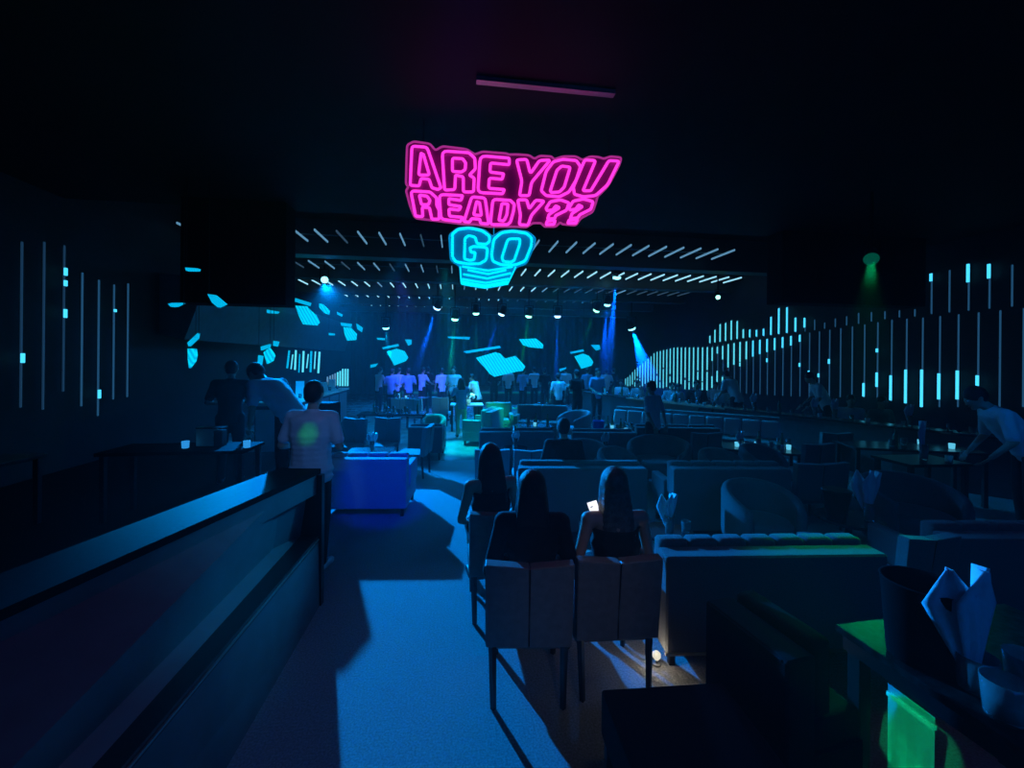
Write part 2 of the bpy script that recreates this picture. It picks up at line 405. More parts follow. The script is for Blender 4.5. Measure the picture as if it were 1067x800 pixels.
# ceiling battens ------------------------------------------------------------------
bat_me = {}
for nm, m in (('hi', BAT_HI), ('mid', BAT_MID), ('lo', BAT_LO)):
    bat_me[nm] = finish(box(-0.013, 0.013, -0.45, 0.45, -0.012, 0.03, 0.005), 'led_batten', m)
rowname = ['nearest', 'second', 'third', 'fourth', 'fifth', 'sixth']
for k, y in enumerate(ROWS+[ROWS[-1]+2.2]):
    x0, x1 = (-5.5, 6.6) if k == 0 else (XL+.5, XR-.4)
    if k >= 3: x0, x1 = -4.6, 6.5
    if k == 5: x0, x1 = -4.0, 4.5
    c = 0; x = x0
    while x < x1:
        c += 1
        f = (x-x0)/(x1-x0)
        if k == 0: nm = 'mid' if (c % 4 or f > .6) else 'lo'
        elif k == 1: nm = 'hi' if .45 < f else ('mid' if c % 3 else 'lo')
        elif k == 2: nm = ('hi' if f < .62 else 'lo') if c % 7 else 'mid'
        else: nm = ('hi' if f < .6 else 'lo') if rs.random() < .7 else 'lo'
        o = new_obj('led_batten', bat_me[nm], loc=R(x, y, 4.6), rotz=TH)
        if k >= 3: o.scale = (1, 0.55, 1)
        tag(o, 'slim LED batten in the %s row under the ceiling, %s from the booth side' % (rowname[k], ordinal(c)), 'ceiling light', 'LED battens in the %s ceiling row' % rowname[k])
        x += 0.43
    # carrier rail holding the row's battens against the beam
    struct('ceiling_rail_%d' % (k+1), box(x0-.1, x1+.1, y-0.03, y+0.03, 4.631, 4.68), BEAM, rotz=TH)

# ------------------------------------------------------------------ neon signs
SD = 4.0
def Z1(u, v): return (415+u/8, 140+v/8)
def Z2(u, v): return (530+u/8, 150+v/8)
def Z3(u, v): return (455+u/8.89, 230+v/8.89)
def sign_pts(f, pts, d=SD):
    out = []
    for u, v in pts:
        q = P(*f(u, v), d); out.append((q.x, q.z))
    return out
def neon(name, f, loops, m, root, r=0.013, y=-0.03, rad=.28):
    bm = bmesh.new(); o = root.location
    for pts, closed in loops:
        pp = sign_pts(f, pts)
        if closed: pp = round_poly(pp, rad)
        add_tube(bm, [(x-o.x, y, z-o.z) for x, z in pp], r, 6, closed)
    return obj(name, bm, m, root, smooth=True)
c0 = P(535, 195, SD)
sg = empty('neon_sign', c0, 0, 'pink neon sign reading ARE YOU READY ?? hanging under the low ceiling', 'neon sign')
CONT = [Z1(*q) for q in [(70, 200), (75, 90), (130, 60), (265, 80), (310, 135), (370, 100), (570, 125), (640, 170), (700, 145), (900, 160)]] + \
       [Z2(*q) for q in [(0, 90), (60, 88), (170, 95), (215, 125), (260, 100), (355, 105), (380, 130), (450, 105), (560, 105), (615, 135), (680, 105), (750, 110), (790, 125), (850, 105), (940, 115), (920, 180), (830, 350), (740, 440), (730, 480), (700, 570), (600, 620), (560, 680), (450, 670), (430, 655), (390, 690), (300, 690), (270, 660), (200, 660), (150, 695), (60, 690)]] + \
       [Z1(*q) for q in [(750, 770), (640, 750), (550, 750), (350, 725), (140, 700), (100, 600), (65, 470), (85, 440), (65, 410)]]
idf = lambda u, v: (u, v)
pp = sign_pts(idf, CONT)
obj('backing_panel', prism_xz([(x-c0.x, z-c0.z) for x, z in pp], 0.0, 0.03), ACR_P, sg)
o_ = neon('edge_tube', idf, [(CONT, True)], NEON_PD, sg, 0.011, -0.004)
LET = [
 (Z1, [[(120, 110), (245, 120), (360, 455), (335, 470), (285, 455), (262, 385), (195, 378), (180, 440), (105, 435)], [(195, 170), (215, 180), (265, 350), (175, 350)]]),
 (Z1, [[(370, 150), (590, 165), (640, 210), (645, 300), (595, 350), (635, 375), (630, 490), (545, 490), (545, 365), (480, 350), (475, 470), (390, 475)], [(455, 210), (540, 215), (565, 250), (560, 305), (530, 325), (455, 320)]]),
 (Z1, [[(685, 190), (925, 210), (925, 265), (770, 250), (765, 325), (880, 340), (865, 385), (760, 375), (755, 460), (885, 470), (870, 505), (665, 495)]]),
 (Z2, [[(65, 145), (150, 140), (180, 260), (255, 150), (345, 145), (190, 330), (170, 440), (90, 440), (110, 320)]]),
 (Z2, [[(270, 400), (310, 240), (370, 160), (450, 140), (560, 150), (595, 200), (560, 310), (500, 410), (420, 450), (310, 440)], [(345, 400), (400, 230), (440, 195), (510, 205), (460, 370), (420, 410), (355, 415)]]),
 (Z2, [[(630, 145), (720, 150), (615, 400), (680, 400), (830, 150), (915, 155), (820, 350), (720, 440), (620, 450), (545, 430), (535, 370)]]),
 (Z1, [[(110, 480), (270, 490), (325, 540), (325, 600), (345, 640), (345, 715), (285, 715), (265, 620), (205, 615), (210, 695), (150, 690)], [(180, 515), (245, 525), (270, 560), (255, 595), (200, 595)]]),
 (Z1, [[(345, 510), (540, 520), (525, 560), (425, 545), (425, 595), (525, 610), (510, 640), (425, 630), (430, 690), (540, 700), (520, 735), (360, 715)]]),
 (Z1, [[(615, 530), (725, 540), (755, 755), (690, 750), (680, 715), (615, 710), (595, 740), (550, 735)], [(655, 570), (680, 580), (695, 685), (630, 680)]]),
 (Z1, [[(790, 550), (935, 560), (968, 592), (960, 650), (936, 736), (912, 760), (768, 760)], [(865, 585), (915, 590), (905, 680), (880, 730), (840, 725)]]),
 (Z2, [[(75, 475), (150, 475), (170, 550), (225, 478), (295, 485), (190, 600), (160, 685), (88, 680), (98, 600)]]),
 (Z2, [[(310, 545), (345, 490), (430, 475), (500, 500), (480, 560), (390, 605), (380, 630), (322, 635), (335, 595), (420, 540), (390, 525), (365, 558), (320, 565)], [(320, 650), (385, 645), (375, 678), (310, 680)]]),
 (Z2, [[(500, 540), (535, 485), (620, 468), (700, 490), (680, 553), (590, 598), (570, 625), (510, 630), (525, 588), (610, 532), (580, 518), (555, 552), (510, 560)], [(500, 642), (570, 638), (555, 668), (490, 668)]]),
]
for f, loops in LET:
    neon('letter', f, [(l, True) for l in loops], NEON_P, sg, 0.0145, -0.03, .2)
for px, y1 in ((440, 152), (636, 160)):
    a = P(px, y1, SD)
    obj('hanging_wire', tube([a-c0+Vector((0, 0.04, 0)), Vector((a.x-c0.x, 0.04, 4.3-c0.z))], 0.004, 6), BLACK, sg)
c1 = P(512, 268, SD)
go = empty('neon_sign', c1, 0, 'cyan neon sign reading GO hanging below the pink words', 'neon sign')
GOC = [(115, 130), (200, 65), (330, 60), (450, 90), (515, 150), (600, 95), (720, 85), (850, 105), (915, 160), (905, 230), (830, 400), (735, 430), (655, 590), (450, 628), (230, 590), (215, 420), (130, 370)]
pp = sign_pts(Z3, GOC)
obj('backing_panel', prism_xz([(x-c1.x, z-c1.z) for x, z in pp], 0.0, 0.03), ACR_C, go)
neon('edge_tube', Z3, [(GOC, True)], NEON_CD, go, 0.008, -0.004)
neon('letter', Z3, [([(150, 130), (200, 90), (300, 75), (420, 100), (490, 150), (490, 200), (460, 225), (375, 220), (360, 160), (300, 145), (265, 170), (260, 360), (310, 375), (350, 365), (360, 300), (320, 300), (310, 260), (340, 245), (475, 255), (460, 370), (400, 405), (280, 405), (180, 385), (150, 340)], True)], NEON_C, go, 0.013)
neon('letter', Z3, [([(530, 180), (600, 120), (700, 105), (830, 125), (880, 170), (875, 240), (820, 380), (730, 415), (600, 415), (520, 380), (510, 320)], True), ([(660, 175), (770, 175), (770, 220), (720, 370), (690, 390), (620, 385), (605, 350)], True)], NEON_C, go, 0.013)
for ch in ([(240, 430), (480, 468), (705, 432)], [(290, 462), (480, 500), (645, 462)], [(250, 500), (470, 540), (690, 490)], [(240, 545), (455, 580), (672, 542)], [(235, 568), (452, 605), (660, 568)], [(232, 588), (450, 624), (655, 588)]):
    neon('chevron_tube', Z3, [(ch, False)], NEON_C, go, 0.010)
neon('side_tube', Z3, [([(222, 430), (232, 588)], False), ([(732, 432), (655, 596)], False)], NEON_C, go, 0.007)
a, b = P(520, 236, SD), P(512, 243, SD)
obj('hanging_wire', tube([(0.02, 0.035, b.z-c1.z-0.05), (0.02, 0.035, a.z-c1.z+0.03)], 0.004, 6), NEON_CD, go)

# cyan light panels hung through the hall -------------------------------------------
def zf(ox, oy, s): return lambda u, v: (ox+u/s, oy+v/s)
A_, B_, C_, D_ = zf(270, 280, 6.667), zf(380, 300, 8.0), zf(480, 300, 6.667), zf(180, 280, 4.21)
def light_panel(f, d, pieces, label, tilt=0.25):
    allp = [P(*f(u, v), d) for pc in pieces for u, v in pc]
    c = sum(allp, Vector())/len(allp)
    root = empty('light_panel', c, 0, label, 'light panel')
    for i, pc in enumerate(pieces):
        pts = [(P(*f(u, v), d)) for u, v in pc]
        pts = [(q.x-c.x, q.z-c.z) for q in pts]
        bm = prism_xz(pts, -0.03, 0.03)
        for v in bm.verts: v.co.y += v.co.z*tilt
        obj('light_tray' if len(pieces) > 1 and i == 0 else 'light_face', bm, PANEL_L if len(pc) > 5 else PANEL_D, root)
    tp = max((q.z for q in allp)); top = [q for q in allp if q.z == tp][0]
    zt = ZC-.02 if -top.x*math.sin(TH)+top.y*math.cos(TH) > 7.0 else 4.3
    obj('hanging_wire', tube([(top.x-c.x, (top.z-c.z-.02)*tilt, top.z-c.z-.02), (top.x-c.x, (top.z-c.z-.02)*tilt, zt-c.z)], 0.006, 5), BLACK, root)
    return root
light_panel(A_, 12.5, [[(230, 203), (240, 200), (355, 235), (350, 258), (235, 225)], [(250, 255), (330, 260), (355, 300), (400, 320), (430, 375), (415, 395), (320, 388), (285, 330)]], 'notched cyan light panel with a bar above, hanging beside the bright booth-side spotlight')
light_panel(A_, 13.0, [[(415, 240), (440, 245), (490, 290), (490, 320), (460, 310), (420, 270)]], 'small slanting cyan light panel below the bright booth-side spotlight')
light_panel(A_, 14.5, [[(540, 298), (580, 318), (575, 332), (545, 318)]], 'tiny cyan light panel right of the small slanting one')
light_panel(A_, 15.0, [[(560, 372), (640, 382), (635, 405), (570, 395)], [(585, 405), (640, 410), (645, 435), (680, 450), (680, 495), (620, 500), (600, 460)]], 'notched cyan light panel with a bar, second in the line along the booth side')
light_panel(A_, 15.5, [[(672, 378), (720, 410), (715, 440), (685, 420)]], 'little cyan light panel at the upper corner of the second notched panel')
light_panel(A_, 10.5, [[(55, 283), (140, 298), (130, 312), (60, 308)]], 'flat cyan light panel alone above the bending person')
light_panel(A_, 15.5, [[(485, 445), (525, 450), (525, 462), (487, 462)]], 'tiny flat cyan light panel under the first notched panel')
light_panel(A_, 9.5, [[(10, 540), (70, 522), (70, 545), (15, 567)], [(35, 580), (70, 550), (105, 590), (112, 605), (105, 640), (70, 660)]], 'bent cyan light panel low beside the dark standing figure')
light_panel(A_, 9.6, [[(100, 500), (135, 505), (130, 540), (105, 535)]], 'little square cyan light panel over the low bent one')
light_panel(A_, 9.3, [[(-8, 600), (20, 605), (20, 660), (2, 712)]], 'narrow upright cyan light panel left of the low bent one')
light_panel(B_, 17.0, [[(690, 405), (880, 408), (870, 430), (700, 418)]], 'thin level cyan light panel under the green-white spotlight')
light_panel(B_, 16.5, [[(145, 495), (275, 465), (280, 485), (150, 510)], [(185, 530), (265, 505), (285, 550), (330, 525), (365, 580), (345, 610), (255, 645)]], 'notched cyan light panel with a bar, above the blue glow on the booth side')
light_panel(B_, 17.0, [[(335, 428), (390, 430), (390, 470), (365, 480)]], 'little cyan light panel at the upper corner of the panel over the blue glow')
light_panel(B_, 17.0, [[(100, 415), (165, 418), (165, 435), (110, 432)]], 'tiny flat cyan light panel above the bar of the panel over the blue glow')
light_panel(B_, 17.5, [[(50, 640), (110, 628), (90, 655), (50, 665)]], 'tiny slanting cyan light panel below the panel over the blue glow')
light_panel(B_, 15.0, [[(600, 735), (735, 733), (720, 755), (610, 788)]], 'wedge of cyan light panel hanging low over the crowd')
light_panel(C_, 12.5, [[(15, 440), (270, 400), (280, 415), (40, 453)], [(105, 485), (240, 445), (275, 455), (310, 490), (380, 470), (450, 545), (430, 575), (390, 580), (350, 590), (235, 615), (205, 595), (165, 550)]], 'largest cyan light panel, striped, hanging over the middle of the hall with a bar above', 0.4)
light_panel(C_, 13.0, [[(405, 355), (525, 350), (575, 395), (570, 420), (480, 412), (430, 395)]], 'cyan light panel crossed by the thin green beam')
light_panel(C_, 16.5, [[(760, 445), (855, 425), (858, 440), (765, 457)], [(790, 475), (850, 455), (865, 490), (890, 470), (920, 515), (905, 540), (835, 560)]], 'notched cyan light panel with a bar, beside the broad blue beam')
light_panel(C_, 16.5, [[(905, 395), (965, 395), (970, 425), (940, 435)]], 'little cyan light panel touching the broad blue beam')
light_panel(C_, 17.0, [[(685, 563), (735, 550), (730, 562), (690, 580)]], 'tiny cyan wedge left of the panel beside the broad blue beam')
light_panel(D_, 5.4, [[(60, -4), (115, 0), (115, 10), (66, 10)]], 'flat cyan light panel highest over the booth side')
light_panel(D_, 5.5, [[(-14, 155), (0, 150), (48, 150), (20, 166), (0, 168)]], 'flat cyan light panel beside the end of the dim LED strips')
light_panel(D_, 5.4, [[(157, 112), (185, 115), (235, 155), (205, 170), (180, 150)]], 'slanting cyan light panel over the dark standing figure', .1)
light_panel(D_, 7.4, [[(68, 350), (98, 350), (104, 380), (100, 405), (80, 435), (72, 395)]], 'upright cyan light panel past the end of the dim LED strips', .1)
light_panel(D_, 7.0, [[(70, 325), (112, 282), (110, 305), (76, 340)]], 'small tilted cyan light panel just over the upright one', .1)

# leaning LED reflections built as glowing tubes; grouped strips, on the far booth side
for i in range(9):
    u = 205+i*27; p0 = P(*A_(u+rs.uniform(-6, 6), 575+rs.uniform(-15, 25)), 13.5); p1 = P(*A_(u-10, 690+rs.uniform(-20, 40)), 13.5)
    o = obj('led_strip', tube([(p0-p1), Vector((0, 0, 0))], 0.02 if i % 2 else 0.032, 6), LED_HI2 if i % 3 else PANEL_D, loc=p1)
    tag(o, 'leaning LED reflection as glowing tube behind the bending person, %s of its cluster from the booth' % ordinal(i+1), 'light strip', 'leaning LED reflections')
for i in range(9):
    u = 475+i*17.5; p0 = P(*A_(u, 690+ (60-i*8 if i < 6 else 5)), 15.0); p1 = P(*A_(u, 815), 15.0)
    o = obj('led_strip', box(-.02, .02, -.02, .02, 0, p0.z-p1.z), LED_HI2 if i > 3 else BAT_MID, loc=p1)
    tag(o, 'upright cyan LED strip in the close-set group past the bar, %s from the booth' % ordinal(i+1), 'light strip', 'close-set LED strips past the bar')

# ------------------------------------------------------------------ spotlights (moving heads) with their beams
def haze_mat(L, dens):
    nm = 'beam_haze_%d_%d' % (L*100, dens*1000)
    if nm in MATS: return MATS[nm]
    m = bpy.data.materials.new(nm); m.use_nodes = True; MATS[nm] = m; nt = m.node_tree
    nt.nodes.remove(nt.nodes['Principled BSDF'])
    v = nt.nodes.new('ShaderNodeVolumeScatter'); tc = nt.nodes.new('ShaderNodeTexCoord'); sx = nt.nodes.new('ShaderNodeSeparateXYZ')
    mr = nt.nodes.new('ShaderNodeMapRange'); mr.interpolation_type = 'SMOOTHSTEP'      # added haze fades out so the cone has no hard end
    mr.inputs['From Min'].default_value = -L; mr.inputs['From Max'].default_value = -L*.15
    mr.inputs['To Min'].default_value = 0.0; mr.inputs['To Max'].default_value = dens
    nt.links.new(tc.outputs['Object'], sx.inputs[0]); nt.links.new(sx.outputs['Z'], mr.inputs['Value']); nt.links.new(mr.outputs[0], v.inputs['Density'])
    nt.links.new(v.outputs[0], nt.nodes['Material Output'].inputs['Volume'])
    return m
def beam_cone(root, off, dirn, deg, L, dens):  # denser haze added only inside the beam so that it shows
    a = math.tan(math.radians(deg/2))
    bm = lathe([(.035, 0), (.035+a*L*.5, -L*.5), (.035+a*L, -L)], 20)
    o = obj('beam_haze_cone', bm, haze_mat(L, dens), root, loc=dirn*off)
    o.rotation_euler = dirn.to_track_quat('-Z', 'Y').to_euler()
    return o
def spotlight(px, py, d, tgt, col, watts, deg, lens_col, label, size=1.0, blend=.25, L=2.6, dens=.25):
    p = P(px, py, d); dirn = (Vector(tgt)-p).normalized(); yr_ = -p.x*math.sin(TH)+p.y*math.cos(TH)
    root = empty('spotlight', p, 0, label, 'spotlight', 'moving spotlights under the ceiling')
    q = dirn.to_track_quat('-Z', 'Y').to_matrix().to_4x4()
    bm = lathe([(0.05*size, .30*size), (.10*size, .28*size), (.12*size, .1*size), (.13*size, -.02), (.115*size, -.03)], 14)
    bmesh.ops.transform(bm, matrix=q, verts=bm.verts); can = obj('can', bm, MATTE, root, smooth=True)
    bm = lathe([(.112*size, -.034), (.125*size, -.06), (.11*size, -.10), (.05*size, -.125)], 16)
    bmesh.ops.transform(bm, matrix=q, verts=bm.verts); obj('lens', bm, glow('lens_%s' % '_'.join('%d' % (c*99) for c in lens_col), lens_col, 3.0), can)
    ceil = (ZC-.02 if yr_ > 7.0 else 4.3)-p.z
    bm = tube([(-.16*size, 0, .05), (-.16*size, 0, .36*size), (.16*size, 0, .36*size), (.16*size, 0, .05)], 0.018*size, 6)
    add_tube(bm, [(0, 0, .36*size), (0, 0, ceil)], 0.02, 6)
    obj('yoke', bm, MATTE, root)
    if L and not watts: beam_cone(root, .18, dirn, deg, L, dens)
    if watts:
        l = bpy.data.lights.new('beam', 'SPOT'); l.energy = watts*BEAM_GAIN; l.specular_factor = .06 if d < 6 else 1.0; l.color = col; l.spot_size = math.radians(deg); l.spot_blend = blend; l.shadow_soft_size = 0.03
        o = bpy.data.objects.new('beam', l); COL.objects.link(o); o.location = p+dirn*(0.135*size+.04); aim(o, tgt)
    if L: beam_cone(root, .135*size+.02, dirn, deg, L, dens)
    return root
BL, BL2, GR, CY = (0.02, 0.14, 1.0), (0.0, 0.085, 1.0), (0.0, 1.0, 0.22), (0.0, 0.40, 1.0)
LC, LG, LB = (0.25, 0.9, 1.0), (0.3, 1.0, 0.7), (0.4, 0.7, 1.0)
spotlight(338, 291, 12.0, (-0.6, 3.9, 0.0), CY, 0, 24, LC, 'brightest spotlight, cyan, high on the booth side', .8, L=1.5, dens=.02)
spotlight(643, 287, 13.0, P(629, 420, 14.0), BL2, 9000, 8, LC, 'spotlight throwing the broadest blue beam', L=3.6)
spotlight(633, 316, 16.0, P(625, 410, 17.0), BL2, 8000, 8, LC, 'spotlight just under the head of the broadest blue beam', L=2.6)
spotlight(622, 322, 16.0, P(600, 372, 17.0), GR, 1000, 3.5, LG, 'spotlight throwing a thin slanting green beam', L=1.5)
spotlight(581, 328, 16.0, P(579, 410, 16.5), BL2, 4500, 5, LB, 'spotlight throwing a straight pale blue beam', L=3.2)
spotlight(551, 328, 16.0, P(540, 400, 16.5), GR, 1500, 5, LG, 'spotlight throwing the green beam over the largest light panel', L=2.4)
spotlight(523, 326, 16.0, P(500, 385, 16.5), BL2, 4500, 5, LB, 'spotlight throwing a slanting blue beam near the hall middle', L=2.2)
spotlight(496, 325, 16.0, P(497, 390, 16.5), GR, 500, 4.5, LG, 'spotlight throwing a faint straight green beam', L=2.2)
spotlight(474, 331, 15.0, P(467, 410, 15.5), (0.0, .8, .5), 1700, 9, LG, 'spotlight throwing a wide green-white beam', L=2.3, dens=.2)
spotlight(456, 319, 14.0, P(432, 388, 16.0), BL2, 7000, 6, LB, 'spotlight whose slanting beam ends in the blue glow', L=3.2)
spotlight(658, 341, 17.0, P(685, 420, 18.0), (.0, .12, 1.0), 8000, 24, LC, 'cyan spotlight fanning onto the far LED strips', 1.2, L=2.8, dens=.2)
spotlight(402, 340, 16.0, P(408, 400, 17.0), CY, 1500, 12, LC, 'small cyan spotlight over the booth-side panels', L=1.0, dens=.15)
spotlight(748, 308, 12.0, P(760, 420, 10.0), GR, 60, 10, LG, 'small green-lit spotlight on a bracket near the wave of strips', .5, L=0)
spotlight(908, 268, 5.67, (2.15, 2.55, .75), (0.0, 1.0, 0.30), 230, 15, (.0, .02, .012), 'green spotlight hanging in front of the dark bulkhead', .7, .9, L=1.0, dens=.10)

# ------------------------------------------------------------------ furniture builders
def legs(root, pts, h, r=0.02, m=DWOOD, taper=.7):
    for x, y in pts:
        obj('leg', box(x-r, x+r, y-r, y+r, 0, h, 0.004, 1), m, root)
def sofa(loc, rotz, w, label, h=.75, d=.72, m=FABRIC, n=3, arms=True, lobes=0, group=None, cm=None, leg=.1, name='sofa', trim=False):
    root = empty(name, loc, rotz, label, 'sofa' if w > .9 else 'armchair', group)
    y0 = -d/2
    br = obj('backrest', box(-w/2, w/2, y0, y0+.16, leg, h, 0.03, 3), m, root, smooth=False)
    obj('piping', tube([(-w/2+.03, y0+.004, h-.012), (w/2-.03, y0+.004, h-.012)], .006, 6), m, br)
    obj('base', box(-w/2+.02, w/2-.02, y0+.16, d/2, leg, .30, 0.015), m, root)
    cw = (w-(.2 if arms else .04))/n
    for i in range(n):
        x = -cw*n/2+cw*i
        obj('seat_cushion', box(x+.005, x+cw-.005, y0+.17, d/2-.01, .302, .44, 0.035, 3), cm or m, root, smooth=True)
    L = lobes or n
    lw = (w-.04)/L
    for i in range(L):
        x = -w/2+.02+lw*i
        obj('back_cushion', box(x+.003, x+lw-.003, y0+.161, y0+.28, .442, h+.035, 0.045, 3), cm or m, root, smooth=True)
    if arms:
        for s in (-1, 1):
            a0, a1 = (-w/2, -w/2+.1) if s < 0 else (w/2-.1, w/2)
            obj('armrest', box(a0+.001, a1-.001, y0+.285, d/2, .303, .58, .03, 3), m, root)
    legs(root, [(sx*(w/2-.06), sy*(d/2-.06)) for sx in (-1, 1) for sy in (-1, 1)], leg, .02)
    if trim:
        obj('base_trim', box(-w/2-.004, w/2+.004, y0-.006, y0+.01, leg-.004, leg+.014), BRASS, root)
    return root
def dining_chair(loc, rotz, label, m=LEATHER, h=.85, w=.48, group=None):
    root = empty('dining_chair', loc, rotz, label, 'chair', group)
    bm = bmesh.new()
    # tall padded back that wraps down behind the seat, two pads with a seam between
    for s in (-1, 1):
        a, b = (-w/2, -.001) if s < 0 else (.001, w/2)
        add_box(bm, a, b, -.25, -.17, .36, h, 0.014, 3)
    for v in bm.verts:
        v.co.y -= .05*max(0, (v.co.z-.5))/.35
        v.co.z -= 0.02*(1-(abs(v.co.x)/(w/2))**2)*(1 if v.co.z > .6 else 0)
        v.co.x *= 1+.04*(v.co.z-.4)
    br = obj('backrest', bm, m, root)
    obj('seam', tube([(0, -.252-.05*max(0, (z-.5))/.35, z-.02*(z > .6)) for z in (.37, .5, .62, .74, h-.005)], .004, 5), BLACK, br)
    obj('seat', box(-w/2+.01, w/2-.01, -.168, .26, .29, .395, 0.03, 3), m, root)
    for sx in (-1, 1):
        obj('leg', tube([(sx*(w/2-.035), -.19, .42), (sx*(w/2-.045), -.22, 0)], .024, 4, r1=.017), DWOOD, root)
        obj('leg', tube([(sx*(w/2-.045), .22, .292), (sx*(w/2-.05), .215, 0)], .024, 4, r1=.017), DWOOD, root)
    return root
def tub_chair(loc, rotz, label, w=.72, h=.75, m=FABRIC2, group=None, seat_h=.44):
    root = empty('tub_chair', loc, rotz, label, 'armchair', group)
    R0, R1 = w/2-.085, w/2; bm = bmesh.new(); N = 28; rings = []
    for i in range(N+1):
        t = -1+2*i/N; ang = -PI/2+t*math.radians(128)
        top = h-.17*(abs(t)**2.2)
        c, s = math.cos(ang), math.sin(ang)
        prof = [(R1-.03, .12), (R1, .3), (R1, top-.05), (R1-.012, top-.015), ((R0+R1)/2, top), (R0+.012, top-.015), (R0, top-.05), (R0, .3), (R0+.02, .12)]
        rings.append([bm.verts.new((r*c, r*s, z)) for r, z in prof])
    for a, b in zip(rings, rings[1:]):
        k = len(a)
        for j in range(k): bm.faces.new((a[j], b[j], b[(j+1) % k], a[(j+1) % k]))
    bm.faces.new(rings[0]); bm.faces.new(rings[-1][::-1])
    obj('back_shell', bm, m, root, smooth=True)
    r = R0-.012
    obj('seat_cushion', lathe([(r-.05, .20), (r, .24), (r, seat_h-.05), (r-.03, seat_h-.01), (r-.12, seat_h)], 26), m, root, smooth=True)
    legs(root, [(sx*.2, sy*.2) for sx in (-1, 1) for sy in (-1, 1)], .20, .018)
    return root
def round_table(loc, label, r=.32, h=.45, m=GLOSS, name='side_table', group=None):
    root = empty(name, loc, 0, label, 'table', group)
    obj('table_top', lathe([(r-.01, h-.03), (r, h-.025), (r, h-.005), (r-.005, h)], 32), m, root)
    obj('stem', lathe([(.03, .02), (.03, h-.03)], 12), BLACK, root)
    obj('foot_plate', lathe([(r*.6, 0), (r*.6, .015), (.05, .02)], 24), BLACK, root)
    return root
def rect_table(loc, rotz, label, w, d, h, m=GLOSS, name='low_table', group=None, leg=.025):
    root = empty(name, loc, rotz, label, 'table', group)
    obj('table_top', box(-w/2, w/2, -d/2, d/2, h-.035, h, .006), m, root)
    legs(root, [(sx*(w/2-.05), sy*(d/2-.05)) for sx in (-1, 1) for sy in (-1, 1)], h-.035, leg)
    return root
GLASS_ME = {}
def glass_mesh(kind):
    if kind in GLASS_ME: return GLASS_ME[kind]
    if kind == 'tumbler': pr = [(.030, 0), (.034, .004), (.039, .10), (.036, .10), (.031, .012), (.002, .010)]
    elif kind == 'tall': pr = [(.028, 0), (.031, .004), (.037, .15), (.034, .15), (.029, .012), (.002, .010)]
    elif kind == 'cup': pr = [(.045, 0), (.05, .004), (.062, .13), (.058, .13), (.046, .014), (.002, .012)]
    me = finish(lathe(pr, 18), 'glass', GLASSM, True); GLASS_ME[kind] = me; return me
def glass(loc, label, kind='tumbler', group=None, s=1.0):
    o = new_obj('drinking_glass', glass_mesh(kind), loc=loc); o.scale = (s, s, s)
    return tag(o, label, 'glass', group)
BOT_ME = {}
def bottle(loc, label, group=None, h=.3, m=BOTTLEM):
    key = (m.name,)
    if key not in BOT_ME:
        BOT_ME[key] = (finish(lathe([(.03, 0), (.036, .01), (.036, .17), (.03, .20), (.014, .23), (.013, .29)], 16), 'bottle', m, True),
                       finish(lathe([(.015, .285), (.015, .31), (.013, .312)], 12), 'cap', BLACK, True))
    o = new_obj('bottle', BOT_ME[key][0], loc=loc); new_obj('cap', BOT_ME[key][1], o)
    s = h/.31; o.scale = (s, s, s)
    return tag(o, label, 'bottle', group)
def napkin_bm(h, w, ang, lean, fold=.35):
    """a paper napkin folded to a point, standing in a glass and leaning outwards"""
    bm = bmesh.new(); nz, nx = 7, 6; g = []
    for i in range(nz+1):
        t = i/nz; row = []
        half = .014+(w/2-.014)*min(1, t/.72)**.9 if t < .72 else (w/2)*(1-(t-.72)/.28*.86)
        off = 0 if t < .72 else w*.16*(t-.72)/.28
        for j in range(nx+1):
            s = -1+2*j/nx
            row.append(bm.verts.new((s*half+off, .010*math.cos(s*PI*1.5)*(0.4+t)-.02*t*t*abs(s)*fold, t*h)))
        g.append(row)
    for i in range(nz):
        for j in range(nx): bm.faces.new((g[i][j], g[i][j+1], g[i+1][j+1], g[i+1][j]))
    bmesh.ops.recalc_face_normals(bm, faces=bm.faces)
    r = bmesh.ops.solidify(bm, geom=list(bm.faces), thickness=.003)
    M = Matrix.Rotation(ang, 4, 'Z') @ Matrix.Translation((0, .008, .016)) @ Matrix.Rotation(lean, 4, 'Y')
    bmesh.ops.transform(bm, matrix=M, verts=bm.verts)
    return bm
NAP_ME = {}
def napkin_glass(loc, where, h=.27, s=1.0, n=3, kind='tall', w=.10, near=False, group=None, rot=0):
    glass(loc, 'clear glass holding folded white napkins %s' % where, kind, group and group+' glasses', s)
    order = ['tilted one way', 'upright', 'tilted back', 'tucked behind']
    for i in range(n):
        k = (i, round(h, 2), round(w, 2), n)
        if k not in NAP_ME:
            f = (i-(n-1)/2)/max(1, (n-1)/2)
            NAP_ME[k] = finish(napkin_bm(h, w, .5*f, .26*f, .3+.4*i), 'folded_napkin', NAPKIN, True)
        o = new_obj('folded_napkin', NAP_ME[k], loc=Vector(loc)+Vector((0, .006*(i-1), 0)), rotz=rot); o.scale = (s, s, s)
        tag(o, 'white napkin, %s, in the glass %s' % (order[i], where), 'napkin', group)
def tea_light(loc, label, m=None, group=None):
    o = obj('candle_holder', lathe([(.026, 0), (.032, .004), (.036, .075), (.032, .075), (.028, .03), (.002, .028)], 18), m or SHADE, loc=loc, smooth=True)
    return tag(o, label, 'candle holder', group)

